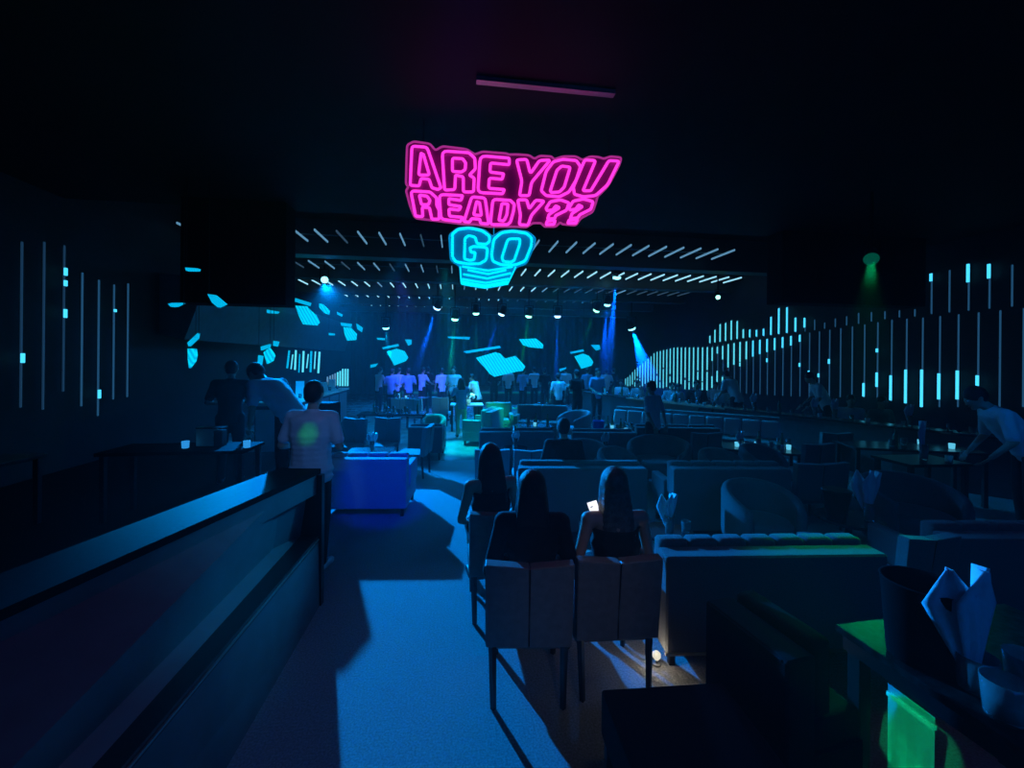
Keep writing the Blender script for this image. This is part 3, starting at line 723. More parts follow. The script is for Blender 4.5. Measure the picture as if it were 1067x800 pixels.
# ------------------------------------------------------------------ people
def ico(bm, c, r, sub=2):
    if not isinstance(r, (tuple, list)): r = (r, r, r)
    bmesh.ops.create_icosphere(bm, subdivisions=sub, radius=1.0, matrix=Matrix.Translation(c) @ Matrix.Diagonal((r[0], r[1], r[2], 1)))
def limb(bm, p0, r0, p1, r1):
    p0, p1 = Vector(p0), Vector(p1); L = (p1-p0).length; n = max(2, int(L/(0.45*min(r0, r1)))+1)
    for i in range(n+1):
        t = i/n; ico(bm, p0.lerp(p1, t), r0+(r1-r0)*t, 1 if r0 < .03 else 2)
TMP = bpy.data.scenes.new('workbench')
def skinned(bm, voxel, m, smooth=4, cut=None, name='body', extra=None):
    me = bpy.data.meshes.new('tmp'); bm.to_mesh(me); bm.free()
    o = bpy.data.objects.new('tmp', me); TMP.collection.objects.link(o)
    r = o.modifiers.new('r', 'REMESH'); r.mode = 'VOXEL'; r.voxel_size = voxel
    s = o.modifiers.new('s', 'SMOOTH'); s.factor = .5; s.iterations = smooth
    vl = TMP.view_layers[0]; vl.update(); dg = vl.depsgraph
    out = bpy.data.meshes.new_from_object(o.evaluated_get(dg))
    bpy.data.objects.remove(o); bpy.data.meshes.remove(me)
    b2 = bmesh.new(); b2.from_mesh(out); bpy.data.meshes.remove(out)
    for co, no in (cut or []):
        bmesh.ops.bisect_plane(b2, geom=list(b2.verts)+list(b2.edges)+list(b2.faces), plane_co=co, plane_no=no, clear_outer=True)
        ed = [e for e in b2.edges if e.is_boundary]
        if ed: bmesh.ops.holes_fill(b2, edges=ed)
    if extra is not None:
        t = bpy.data.meshes.new('x'); extra.to_mesh(t); extra.free(); b2.from_mesh(t); bpy.data.meshes.remove(t)
    return finish(b2, name, m, True)
def pose(kind='stand', bend=0.0, arms='down', twist=0.0, lean=0.0):
    J = dict(pel=(0, 0, .95), chest=(0, -.005, 1.24), neck=(0, 0, 1.46), head=(0, .025, 1.615))
    for s, n in ((-1, 'L'), (1, 'R')):
        J['sh'+n] = (s*.185, -.005, 1.40); J['hip'+n] = (s*.09, 0, .92); J['kn'+n] = (s*.10, .02, .50); J['an'+n] = (s*.105, -.02, .08); J['to'+n] = (s*.12, .14, .035)
        if arms == 'down': e, w, f = (s*.25, -.03, 1.12), (s*.26, .07, .88), (s*.255, .12, .79)
        elif arms == 'fold': e, w, f = (s*.27, -.02, 1.14), (s*.14, .20, 1.13), (s*.06, .23, 1.13)
        elif arms == 'reach': e, w, f = (s*.27, .12, 1.17), (s*.22, .34, 1.10), (s*.20, .42, 1.08)
        elif arms == 'lap': e, w, f = (s*.25, .02, 1.13), (s*.14, .24, 1.02), (s*.08, .31, 1.0)
        elif arms == 'phone': e, w, f = (s*.25, .02, 1.12), (s*.12, .22, 1.2), (s*.10, .27, 1.27)
        elif arms == 'back': e, w, f = (s*.26, -.06, 1.13), (s*.2, -.14, .92), (s*.17, -.16, .84)
        J['el'+n], J['wr'+n], J['fi'+n] = e, w, f
    J = {k: Vector(v) for k, v in J.items()}
    up = ['chest', 'neck', 'head', 'shL', 'shR', 'elL', 'elR', 'wrL', 'wrR', 'fiL', 'fiR']
    piv = J['pel'].copy()
    M = Matrix.Rotation(-bend, 3, 'X') @ Matrix.Rotation(lean, 3, 'Y') @ Matrix.Rotation(twist, 3, 'Z')
    for k in up: J[k] = piv+M @ (J[k]-piv)
    if kind == 'sit':
        dz = .52-.95
        for k in up+['pel']: J[k] = J[k]+Vector((0, 0, dz))
        for s, n in ((-1, 'L'), (1, 'R')):
            J['hip'+n] = Vector((s*.09, .02, .52)); J['kn'+n] = Vector((s*.10, .40, .52)); J['an'+n] = Vector((s*.10, .36, .09)); J['to'+n] = Vector((s*.11, .50, .04))
    J['M'] = M
    return J
def hand(bm_target, wr, fi, side, curl=.5):
    """palm, four unequal fingers and a thumb, kept apart"""
    d = (fi-wr).normalized(); up = Vector((0, 0, 1)) if abs(d.z) < .8 else Vector((0, 1, 0))
    sidev = d.cross(up).normalized()*side; nrm = sidev.cross(d).normalized()
    bm = bmesh.new()
    for t in (0.0, .35, .7, 1.0): 
        for k in (-1, 0, 1): ico(bm, wr+d*(.02+.065*t)+sidev*k*.020*(.6+.4*t), .0145, 1)
    for k, L in enumerate((.062, .072, .068, .052)):
        b0 = wr+d*.085+sidev*(.030-.020*k); b1 = b0+d*L*.5-nrm*.012*curl; b2 = b1+(d*.6-nrm*.7*curl).normalized()*L*.5
        limb(bm, b0, .0085, b1, .008); limb(bm, b1, .008, b2, .007)
    t0 = wr+d*.03+sidev*.030; t1 = t0+(d*.6+sidev*.6).normalized()*.04; t2 = t1+(d*.9-nrm*.3).normalized()*.032
    limb(bm, t0, .011, t1, .0095); limb(bm, t1, .0095, t2, .008)
    me = skinned(bm, .005, SKIN, 1)
    b2 = bmesh.new(); b2.from_mesh(me); bpy.data.meshes.remove(me)
    t = bpy.data.meshes.new('x'); b2.to_mesh(t); b2.free(); bm_target.from_mesh(t); bpy.data.meshes.remove(t)
PCACHE = {}
def build_person(key, J, shirt=SHIRT, pants=DARKCL, hair='short', hm=HAIR, fat=1.0, near=False, dress=False, fem=False, vox=None, sleeve=.75, hem=.0, tee_only=True):
    """meshes of one figure: a continuous body with face and hands, and its clothes and hair as children"""
    v = vox or (.012 if near else .028)
    hd, nk = J['head'], J['neck']; M = J['M']
    fw = M @ Vector((0, 1, 0)); sd = M @ Vector((1, 0, 0)); upv = M @ Vector((0, 0, 1))
    def torso(bm, g, low=True):
        n = 6
        for i in range(n+1):
            t = i/n; c = J['pel'].lerp(J['chest'], t)
            ico(bm, c, ((.150-.018*math.sin(t*PI) + .01*t)*fat+g, (.105+.01*t)*fat+g, .09+g))
        for i in range(5):
            t = i/4; c = J['chest'].lerp((J['shL']+J['shR'])/2, t*.75); ico(bm, c, ((.165 if not fem else .145)*fat+g, .105*fat+g, .08+g))
        limb(bm, J['shL'], .052+g, J['shR'], .052+g)
        if not low: ico(bm, J['pel']-upv*.02, (.155*fat+g, .115*fat+g, .10))
    bm = bmesh.new(); torso(bm, 0); ico(bm, J['pel'], (.155*fat, .115, .10))
    limb(bm, (J['shL']+J['shR'])/2, .07, nk, .052); limb(bm, nk, .052, hd-upv*.05, .05)
    ico(bm, hd, (.073, .092, .108), 3); ico(bm, hd+fw*.03-upv*.06, (.055, .06, .055)); ico(bm, hd+fw*.075-upv*.09, .026)
    ico(bm, hd+fw*.092-upv*.012, (.012, .018, .02)); ico(bm, hd+fw*.104-upv*.028, .014)
    for s in (-1, 1): ico(bm, hd+sd*s*.076-upv*.01-fw*.01, (.012, .022, .032))
    for n, s in (('L', -1), ('R', 1)):
        a = .92 if fem else 1
        limb(bm, J['sh'+n], .050*a, J['el'+n], .040*a); limb(bm, J['el'+n], .040*a, J['wr'+n], .026*a)
        limb(bm, J['hip'+n], .085, J['kn'+n], .058); limb(bm, J['kn'+n], .056, J['an'+n], .036)
        limb(bm, J['an'+n]-Vector((0, 0, .02)), .036, J['to'+n], .028)
    ex = bmesh.new()
    for n, s in (('L', -1), ('R', 1)): 
        if near: hand(ex, J['wr'+n], J['fi'+n], s)
        else:
            d = (J['fi'+n]-J['wr'+n]).normalized(); sv = d.cross(Vector((0, .3, 1))).normalized()
            hb = bmesh.new(); ico(hb, J['wr'+n]+d*.05, .036, 1)
            for k in range(4): add_tube(hb, [J['wr'+n]+d*.07+sv*(k-1.5)*.02, J['wr'+n]+d*(.15+.01*(k in (1, 2)))+sv*(k-1.5)*.022+Vector((0, .01, -.02))], .009, 5, r1=.006)
            add_tube(hb, [J['wr'+n]+d*.04+sv*.03, J['wr'+n]+d*.09+sv*.06], .010, 5, r1=.007)
            t = bpy.data.meshes.new('x'); hb.to_mesh(t); hb.free(); ex.from_mesh(t); bpy.data.meshes.remove(t)
    out = [('body', skinned(bm, v, SKIN, 3 if near else 2, extra=ex))]
    # eyes and mouth
    for s in (-1, 1):
        bm = bmesh.new(); ico(bm, hd+sd*s*.031+fw*.080+upv*.008, (.013, .009, .008), 1)
        out.append(('eye', finish(bm, 'eye', EYE, True)))
    bm = bmesh.new(); ico(bm, hd+fw*.094-upv*.058, (.024, .009, .008), 1); out.append(('mouth', finish(bm, 'mouth', LIP, True)))
    # top
    g = .016
    bm = bmesh.new(); torso(bm, g, False)
    if not dress:
        for n in 'LR':
            limb(bm, J['sh'+n], .062, J['sh'+n].lerp(J['el'+n], sleeve), .060)
            if sleeve >= 1: limb(bm, J['el'+n], .055, J['wr'+n], .038)
        limb(bm, (J['shL']+J['shR'])/2, .082, nk-upv*.03, .07)
        ico(bm, J['pel']-upv*.09, (.168*fat, .125*fat, .09))
        cut = [(J['pel']-upv*(.13+hem), -upv)]
    else:
        ico(bm, J['pel']+Vector((0, .08, -.02)), (.18, .2, .1))
        for n in 'LR': limb(bm, J['hip'+n], .098, J['kn'+n].lerp(J['hip'+n], .25), .085)
        cut = [(J['chest']+upv*.10, upv)]
    out.append(('dress' if dress else 'shirt', skinned(bm, v, shirt, 3, cut)))
    if not dress:
        bm = bmesh.new(); ico(bm, J['pel']-upv*.01, (.162*fat, .122*fat, .09))
        for n in 'LR': limb(bm, J['hip'+n], .098, J['kn'+n], .074); limb(bm, J['kn'+n], .072, J['an'+n]+Vector((0, 0, .02)), .056)
        out.append(('trousers', skinned(bm, v, pants, 3)))
    for n in 'LR':
        bm = bmesh.new(); limb(bm, J['an'+n]-Vector((0, .02, .04)), .042, J['to'+n], .036)
        for q in bm.verts: q.co.z = max(q.co.z, .001)
        out.append(('shoe', skinned(bm, .02 if not near else .013, CERAM if key == 'tee' else BLACK, 2)))
    # hair
    bm = bmesh.new()
    if hair == 'short':
        ico(bm, hd+upv*.022-fw*.014, (.085, .098, .105), 3); ico(bm, hd-fw*.05-upv*.02, (.075, .055, .075))
        cutp = [(hd+fw*.065-upv*.0, (fw-upv*.35).normalized()), (hd-upv*.075, -upv)]
        out.append(('hair', skinned(bm, v, hm, 2, cutp)))
    elif hair == 'cap':
        ico(bm, hd+upv*.03, (.088, .102, .095), 3)
        limb(bm, hd+fw*.07+upv*.05, .03, hd+fw*.15+upv*.035, .022)
        out.append(('cap', skinned(bm, v, hm, 2, [(hd-upv*.0, -upv)])))
    else:
        L = {'long': .42, 'longer': .50, 'longest': .56, 'mid': .28}[hair]
        ico(bm, hd+upv*.018-fw*.012, (.092, .104, .108), 3)
        for i in range(14):
            t = i/13; c = hd-fw*(.045+.05*math.sin(min(1, t*1.3)*PI/2)*1.1)-upv*(L*t)
            ico(bm, c, (.092+.030*math.sin(min(1, t*1.15)*PI*.6), .052-.018*t, .06))
        for s in (-1, 1):
            for i in range(9):
                t = i/8; ico(bm, hd+sd*s*(.074+.034*t)-fw*(.0+.03*t)-upv*(.02+L*.62*t), (.028, .038, .05))
        out.append(('hair', skinned(bm, v, hm, 2, [(hd+fw*.052, (fw-upv*.25).normalized())])))
    return out
def person(key, loc, rotz, label, group=None, scale=1.0, **k):
    if key not in PCACHE: PCACHE[key] = build_person(key, **k)
    root = empty('person', loc, rotz, label, 'person', group); root.scale = (scale,)*3
    for nm, me in PCACHE[key]: new_obj(nm, me, root)
    return root

# ------------------------------------------------------------------ booth partition beside the aisle (room frame)
bp = empty('booth_partition', (-1.5, 3.3, 0), 0, 'long dark booth partition beside the aisle, glossy cap on top', 'partition')
def U(d): return Vector((-1.52-.13*(3.3-d)+1.5, d-3.3))     # upper wall line, relative to the far end
def B(d): return Vector((-1.50+.128*(3.3-d)+1.5, d-3.3))     # foot line
def wall_strip(f, o0, o1, z0, z1, d0=-.3, d1=3.3):
    a, b = f(d0), f(d1)
    return prism_xy([(a.x+o0, a.y), (a.x+o1, a.y), (b.x+o1, b.y), (b.x+o0, b.y)], z0, z1)
obj('cap', wall_strip(U, -.33, .0, 1.03, 1.07), RAILM, bp)
obj('fascia', wall_strip(U, -.05, -.006, .88, 1.029, d1=3.25), PANELM, bp)
up = bmesh.new(); q = []
for d in (-.3, 3.25):
    q.append([up.verts.new(v) for v in ((U(d).x-.14, d-3.3, 1.029), (U(d).x-.06, d-3.3, 1.029), (B(d).x-.16, d-3.3, .551), (B(d).x-.24, d-3.3, .551))])
for k in range(4): up.faces.new((q[0][k], q[0][(k+1) % 4], q[1][(k+1) % 4], q[1][k]))
up.faces.new(q[0]); up.faces.new(q[1][::-1])
obj('upper_panel', up, PANELM, bp)
led = prism_xy([(U(-.3).x-.14, -3.6), (B(-.3).x-.1, -3.6), (B(3.28).x-.02, -.02), (U(3.28).x-.14, -.02)], .50, .55)
obj('ledge', led, BLACK, bp)
obj('ledge_trim', prism_xy([(B(-.3).x-.098, -3.6), (B(-.3).x-.090, -3.6), (B(3.28).x-.012, -.02), (B(3.28).x-.019, -.02)], .52, .53), STEEL, bp)
base = prism_xy([(U(-.3).x-.14, -3.6), (B(-.3).x-.02, -3.6), (B(3.27).x-.006, -.03), (U(3.27).x-.14, -.03)], 0, .499)
for v in base.verts:
    if v.co.z > .3 and v.co.x > U(v.co.y+3.3).x: v.co.x -= .10*min(1, -v.co.y/1.5+.1)
obj('base_panel', base, PANELM, bp)
obj('end_post', box(-.35, .012, -.049, 0, 0, 1.029, .003), BLACK, bp)
h0, h1 = U(2.08)+Vector((.06, 0)), U(1.75)+Vector((.09, 0))
obj('bracket', tube([(h0.x-.11, h0.y, .84), (h0.x-.03, h0.y, .83), (h0.x-.03, h0.y, .76), (h1.x-.03, h1.y, .72), (h1.x-.11, h1.y, .72)], .012, 6), BLACK, bp)
# raised booth floor on that side
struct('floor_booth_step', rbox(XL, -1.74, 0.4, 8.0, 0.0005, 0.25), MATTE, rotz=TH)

# ------------------------------------------------------------------ three chairs and the women on them
def face(a): return math.radians(a)
chA = Vector((0.103, 2.53, 0)); chB = Vector((0.60, 2.60, 0)); chC = Vector((-0.10, 3.29, 0))
dining_chair(chA, face(1), 'grey padded chair with a back seam, under the woman in black at the aisle', h=.84, group='padded chairs along the aisle')
dining_chair(chB, face(4), 'grey padded chair with a back seam, under the woman with long brown hair', h=.84, group='padded chairs along the aisle')
dining_chair(chC, face(9), 'grey padded chair further up the aisle, half hidden by the woman in black', h=.84, group='padded chairs along the aisle')
person('womanA', chA+Vector((.03, .03, .018)), face(0), 'seated woman in black with long dark hair, seen from behind, beside the phone user', J=pose('sit', .03, 'lap'), shirt=DARKCL, hair='longer', near=True, fem=True, sleeve=1.2, scale=.955)
person('womanB', chB+Vector((.07, .03, .018)), face(0), 'seated woman with long brown hair and bare shoulders looking at a phone', J=pose('sit', .05, 'phone', twist=.12), shirt=DARKCL, hair='longest', hm=HAIR2, near=True, fem=True, dress=True, scale=.955)
person('womanC', chC+Vector((-.06, .03, .018)), face(14), 'seated woman with long dark hair on the chair furthest up the aisle', J=pose('sit', .02, 'lap', twist=.2), shirt=DARKCL, hair='longer', near=True, fem=True, dress=True, scale=.965)
ph = empty('phone', P(620, 533, 2.64), 0, 'lit white phone screen held up by the woman with brown hair', 'phone')
M = Matrix.Rotation(math.radians(14), 4, 'Z') @ Matrix.Rotation(math.radians(-12), 4, 'Y') @ Matrix.Rotation(math.radians(-24), 4, 'X')
obj('case', box(-.036, .036, .0, .008, -.07, .07, .003, 2, M), BLACK, ph)
obj('screen', box(-.033, .033, -.0012, -.0002, -.064, .064, mtx=M), glow('phone_screen', (.85, .88, 1.0), 1.3), ph)
bm = bmesh.new()
for x, z in ((-.008, .03), (.01, -.005), (.008, -.03)): add_box(bm, x-.012, x+.004, -.0022, -.0014, z, z+.006, mtx=M)
obj('screen_icons', bm, BEAM, ph)

# ------------------------------------------------------------------ man in the white tee and people on the booth side
person('tee', (-1.84, 3.80, 0), face(-3), 'standing man in a white t-shirt with a green glow on the back, seen from behind', J=pose('stand', .03, 'fold'), shirt=TEE, pants=DARKCL, near=True, fat=1.22, scale=1.005, hem=.06)
person('bentL', (-2.64, 4.95, .25), face(72), 'person in a pale blue shirt bending over behind the man in white', J=pose('stand', .85, 'reach'), shirt=SHIRT, near=False, vox=.02, scale=1.1, fat=1.15)
person('darkL', P(240, 420, 5.6).to_2d().to_3d()+Vector((0, 0, .25)), face(20), 'dark silhouette of a person standing at the booth table', J=pose('stand', .05, 'fold'), shirt=DARKCL, vox=.02, scale=.96)
t = rect_table(Vector((-3.55, 4.5, .25)), TH, 'high dark table behind the booth partition carrying small lights', 1.4, .5, .72, MATTE, 'booth_table')
def on(px, z, y): # x of pixel px on depth y
    return Vector(((px-W_PX/2)/FPX*y, y, z))
tea_light(on(194, .97, 4.45), 'small blue lit candle holder at the near end of the booth table', glow('tea_blue', (.03, .35, .9), .8))
tea_light(on(258, .97, 4.5), 'small blue lit candle holder at the far end of the booth table', glow('tea_blue', (.03, .35, .9), .8))
bx = empty('napkin_box', on(222, .971, 4.6), face(4), 'pale napkin box standing on the booth table', 'box')
obj('body', box(-.14, .04, -.05, .05, 0, .19, .006), SHADE, bx); obj('side_sleeve', box(.041, .13, -.045, .045, 0, .17, .006), BEAM, bx)
obj('lid', box(-.145, .135, -.055, .055, .191, .205, .003), BLACK, bx)
lg = empty('lounge_seat', R(-4.3, 3.2, .25), TH+.3, 'dim tub seat in the dark of the booth', 'armchair'); 
bpy.data.objects.remove(lg)
tub_chair(R(-3.9, 3.1, .25), TH+2.6, 'dim dark tub chair in the booth behind the partition', .75, .72)
rect_table(R(-4.5, 4.5, .25), TH, 'dark table by the booth wall with napkins in a glass', .7, .7, .70, BLACK, 'booth_table')
napkin_glass(R(-4.5, 4.5, .95)+Vector((0, -.1, 0)), 'by the booth wall', .3, 1.1, group='napkins by the booth wall')
bk = empty('loudspeaker', Vector((on(340, 0, 5.75).x, 5.75, 0)), face(-12), 'black loudspeaker on a stand right of the man in white', 'loudspeaker')
obj('cabinet', box(-.15, .15, -.12, .12, 1.02, 1.34, .015), MATTE, bk); obj('stand', lathe([(.16, 0), (.16, .02), (.02, .04), (.02, 1.02)], 14), BLACK, bk); obj('grille', box(-.13, .13, .121, .13, 1.04, 1.32, .004), BEAM, bk)

# blue sofa and what stands behind it
BLUESOFA = sofa((-1.83, 5.42, 0), face(2), 1.06, 'saturated blue lit two-seat sofa beside the aisle, seen from behind', h=.715, n=2, lobes=4, m=VELVET)
tub = sofa((-1.68, 8.30, 0), face(3), .66, 'dark armchair on thin legs at the carpet edge', h=.64, n=1, leg=.14, name='lounge_armchair')
tub_chair((-1.72, 9.1, 0), face(170), 'tub chair with a green lit rim behind the dark armchair', .55, .72)
rect_table((-2.25, 6.62, 0), TH, 'low table behind the blue sofa carrying napkins', .7, .5, .48)
napkin_glass(Vector((on(388, 0, 6.6).x, 6.62, .48)), 'behind the blue sofa', .27, 1.0, group='napkins behind the blue sofa', rot=.4)
for px, y, r, l in ((362, 7.5, 2.9, 'loudspeaker'), (400, 7.6, 3.1, 'napkin table'), (432, 6.95, 1.5, 'aisle'), (345, 8.1, -1.2, 'bar')):
    dining_chair(Vector((on(px, 0, y).x, y, 0)), r, 'dark dining chair behind the blue sofa, the one nearest the %s' % l, m=FABRIC2, h=.84, group='dining chairs behind the blue sofa')
# bar on the booth side
bc = empty('bar_counter', R(-3.6, 10.6), TH, 'long bar counter with a pale lit front on the booth side', 'counter')
obj('counter_body', box(-.3, .3, -1.9, 2.6, 0, 1.0), BEAM, bc); obj('counter_top', box(-.36, .36, -1.95, 2.65, 1.001, 1.06, .01), SHADE, bc)
for k in range(5): obj('front_panel', box(.301, .316, -1.85+.9*k, -1.05+.9*k, .1, .93, .006), CERAM if k < 2 else STEEL, bc)
obj('end_panel', box(-.28, .28, -1.916, -1.901, .1, .93, .006), CERAM, bc)
for k, (y, h) in enumerate(((-1.6, .30), (-.4, .36), (.55, .27), (1.4, .24), (2.1, .28))):
    o = obj('menu_card', box(-.09, .09, -.006, .006, 0, h, .002, 1, Matrix.Rotation(.12, 4, 'X')), CERAM, loc=R(-3.6, 10.6+y, 1.062), rotz=TH+.5)
    tag(o, 'upright pale menu card on the bar counter, %s from the near end' % ordinal(k+1), 'menu card', 'menu cards on the bar')
for k in range(12):
    y = -1.7+k*.36
    p = R(-3.6+.18*(-1)**k, 10.6+y+.1, 1.062)
    (glass if k % 3 else bottle)(p, 'small %s among the cards on the bar counter' % ('glass' if k % 3 else 'bottle'), group='glasses on the bar' if k % 3 else 'bottles on the bar')

# ------------------------------------------------------------------ foreground, camera side
ot = empty('upholstered_bench', (0, 0, 0), 0, 'dark upholstered bench at the bottom of the view, one thin leg showing', 'bench')
ot.location = (.80, 1.46, 0); ot.rotation_euler.z = face(5)
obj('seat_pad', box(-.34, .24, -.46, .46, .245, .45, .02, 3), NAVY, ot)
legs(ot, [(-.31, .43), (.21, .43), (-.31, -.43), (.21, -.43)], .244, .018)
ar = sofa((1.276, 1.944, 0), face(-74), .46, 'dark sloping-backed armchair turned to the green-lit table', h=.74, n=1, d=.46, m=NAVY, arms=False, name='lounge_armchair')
E = sofa((1.70, 2.98, 0), face(2.5), 1.46, 'long dark blue sofa seen from behind, pale trim along its foot, beside the padded chairs', h=.715, d=.70, n=3, lobes=7, trim=True)
F = sofa((3.82, 3.22, 0), face(1), 1.50, 'dark sofa at the edge of the view, seen from behind, past the narrow chair', h=.735, d=.70, n=3, lobes=6, trim=True)
dining_chair((2.78, 3.02, 0), face(8), 'narrow dark upholstered chair wedged between the two nearest sofas', m=FABRIC, h=.80, w=.40)
gt = empty('black_table', (2.0, 1.63, 0), face(10), 'black glossy table lit green at its corner, napkins and glasses on it', 'table')
gt_top = .75
obj('table_top', box(-.45, .55, -.35, .35, gt_top-.03, gt_top, .004), mat('black_glass_top', (.012, .014, .013), .36, spec=.02, noise=(25, .5), bump=(45, .12)), gt)
obj('apron', box(-.43, .53, -.33, .33, gt_top-.10, gt_top-.031), BLACK, gt)
legs(gt, [(-.39, .29), (.49, .29), (-.39, -.29), (.49, -.29)], gt_top-.101, .03)
def tt(px, y): return Vector(((px-W_PX/2)/FPX*y, y, gt_top))
bkt = empty('ice_bucket', tt(962, 1.68), 0, 'tall black bucket standing on the green-lit table', 'bucket')
obj('bucket', lathe([(.095, 0), (.105, .005), (.128, .31), (.132, .315), (.120, .315), (.098, .012), (.002, .01)], 28), MATTE, bkt, smooth=True)
obj('handle', tube([(.124, 0, .25), (.155, 0, .23), (.155, 0, .13), (.112, 0, .11)], .006, 6), BLACK, bkt)
napkin_glass(tt(1020, 1.52), 'nearest the viewer', .42, 1.0, 3, 'cup', w=.17, group='napkins on the black table', rot=.1)
glass(tt(1050, 1.40), 'short clear glass beside the nearest napkins on the black table', 'cup')
glass(tt(1072, 1.52), 'clear glass at the very edge of the view on the black table', 'cup')
fn = obj('folded_napkin', box(-.08, .08, -.08, .08, 0, .008, .002), NAPKIN, loc=(1.82, 1.40, gt_top), rotz=.5)
tag(fn, 'flat folded white napkin lying at the edge of the black table', 'napkin')
# white cloth hanging from the table's side, lit green
cl = bmesh.new(); nx, nz = 14, 10; gr = []
for i in range(nz+1):
    gr.append([cl.verts.new((-.085+.17*j/nx, .006*math.sin(j*1.3)*(i/nz), -.56*i/nz)) for j in range(nx+1)])
for i in range(nz):
    for j in range(nx): cl.faces.new((gr[i][j], gr[i][j+1], gr[i+1][j+1], gr[i+1][j]))
bmesh.ops.solidify(cl, geom=list(cl.faces), thickness=.004)
hem = empty('hanging_cloth', (1.59, 1.635, .62), face(-82), 'green-lit white cloth hanging beside the black table', 'cloth')
obj('cloth', cl, CLOTH, hem); obj('hem', box(-.085, .085, -.009, .009, -.050, -.032, .002), CLOTH, hem)
spot('green_side_beam', (-1.2, -.9, 3.1), (1.6, 1.66, .46), (0.0, 1.0, .36), 480, 3.4, .2, .01)
# small floor lamp by the sofa foot
fl = empty('floor_light', G(684, 692, 0), 0, 'little warm light standing on the carpet by the sofa end', 'lamp')
obj('base', lathe([(.03, 0), (.03, .012), (.012, .016), (.012, .03)], 14), STEEL, fl); obj('bulb', lathe([(.012, .031), (.026, .05), (.026, .07), (.01, .085)], 14), glow('warm_bulb', (1.0, .9, .7), .8), fl, smooth=True)
lamp('floor_light_glow', fl.location+Vector((-.02, -.05, .13)), (1.0, .88, .66), .5, .03)

# ------------------------------------------------------------------ tables, tub chairs and sofas beyond the nearest row
round_table((1.38, 3.62, 0), 'small round low table behind the long sofa, near the bare-shouldered woman', .22, .46)
napkin_glass((1.37, 3.56, .46), 'behind the end of the long blue sofa', .30, 1.08, group='napkins behind the long sofa', rot=.2)
glass((1.58, 3.60, .46) and Vector((1.53, 3.60, .46)), 'small clear glass right of the napkins behind the long sofa')
round_table((3.18, 3.88, 0), 'round low table with a black pot and napkins between the two tub chairs', .27, .50)
pot = empty('black_pot', Vector((3.03, 3.84, .50)), 0, 'black flared pot on the round table between the tub chairs', 'pot')
obj('pot', lathe([(.07, 0), (.075, .005), (.115, .26), (.118, .265), (.105, .265), (.07, .01), (.002, .008)], 24), BLACK, pot, smooth=True); obj('rim', lathe([(.112, .266), (.119, .268), (.112, .274)], 24), BLACK, pot)
napkin_glass((3.30, 3.80, .50), 'between the two tub chairs', .40, 1.1, 3, 'tall', w=.12, group='napkins between the tub chairs', rot=-.2)
glass((3.40, 3.92, .50), 'small clear glass right of the napkins between the tub chairs', 'tumbler')
glass((3.18, 4.06, .50), 'small clear glass behind the black pot', 'tumbler')
tub_chair((2.45, 4.02, 0), face(186), 'tub chair with a green rim light behind the long blue sofa', .72, .74, m=FABRIC2)
tub_chair((4.14, 4.25, 0), face(172), 'wide tub chair with a blue rim light near the bent man', .86, .75, m=FABRIC2)
dining_chair((3.55, 5.0, 0), face(6), 'dark upholstered chair behind the black pot', m=FABRIC2, h=.80, w=.64)
sofa((.77, 4.78, 0), face(1), 1.40, 'plain-backed sofa in front of the three women', h=.79, d=.7, n=2, lobes=1, m=FABRIC2)
sofa((2.42, 4.85, 0), face(1), 1.30, 'plain greenish-grey sofa behind the tub chair with the green rim', h=.78, d=.7, n=2, lobes=5, m=FABRIC2)
person('manS', (.62, 4.93, .06), face(-2), 'seated man in dark clothes on the plain-backed sofa, seen from behind', J=pose('sit', -.08, 'lap'), shirt=DARKCL, pants=DARKCL, fat=1.1, vox=.016, scale=.93)
for x, y, w, l in ((1.05, 6.1, .70, 'right beyond the seated man'), (2.28, 6.4, .95, 'widest, below the waiter'), (1.45, 5.62, .55, 'small one just behind the plain-backed sofa'), (2.84, 5.55, .60, 'behind the greenish-grey sofa'), (3.6, 5.9, .62, 'before the long wall of cushions')):
    tub_chair((x, y, 0), face(rs.uniform(150, 200)), 'grey-blue tub chair, %s' % l, w, .75, m=FABRIC2)
for x, y, l, mm in ((-.27, 5.75, 'the aisle', VELVET), (.25, 5.75, 'the seated man', VELVET)):
    dining_chair((x, y, 0), face(4), 'blue-lit chair in the row behind the women, the one nearest %s' % l, m=mm, h=.76, w=.46)
sofa((-.28, 7.2, 0), face(5), .56, 'dark square armchair at the aisle beyond the blue-lit chairs', h=.75, n=1)
sofa((.36, 7.2, 0), face(4), .66, 'dark square armchair beside the one at the aisle', h=.76, n=1)
napkin_glass((.10, 6.95, .55), 'between the two dark square armchairs', .25, 1.0, 2, group='napkins between the square armchairs')
round_table((.06, 6.62, 0), 'little round table tucked before the square armchairs', .2, .55)
for o in list(COL.objects):
    if o.name.startswith(('folded_napkin', 'drinking_glass')) and abs(o.location.x-.10) < .02 and abs(o.location.y-6.95) < .03: o.location.y = 6.63; o.location.x = .07
sofa((1.56, 7.28, 0), face(1), 1.08, 'sofa with a brightly lit top edge in the middle of the hall', h=.74, n=2, lobes=1, m=FABRIC2)
sofa((3.05, 7.85, 0), face(-2), 1.5, 'dark sofa in front of the row of pale cushions', h=.74, n=3, m=FABRIC)
napkin_glass((1.52, 6.66, .5), 'in front of the lit-topped sofa', .28, 1.0, 2, group='napkins before the lit-topped sofa')
round_table((1.52, 6.66, 0), 'small round table before the lit-topped sofa', .2, .5)

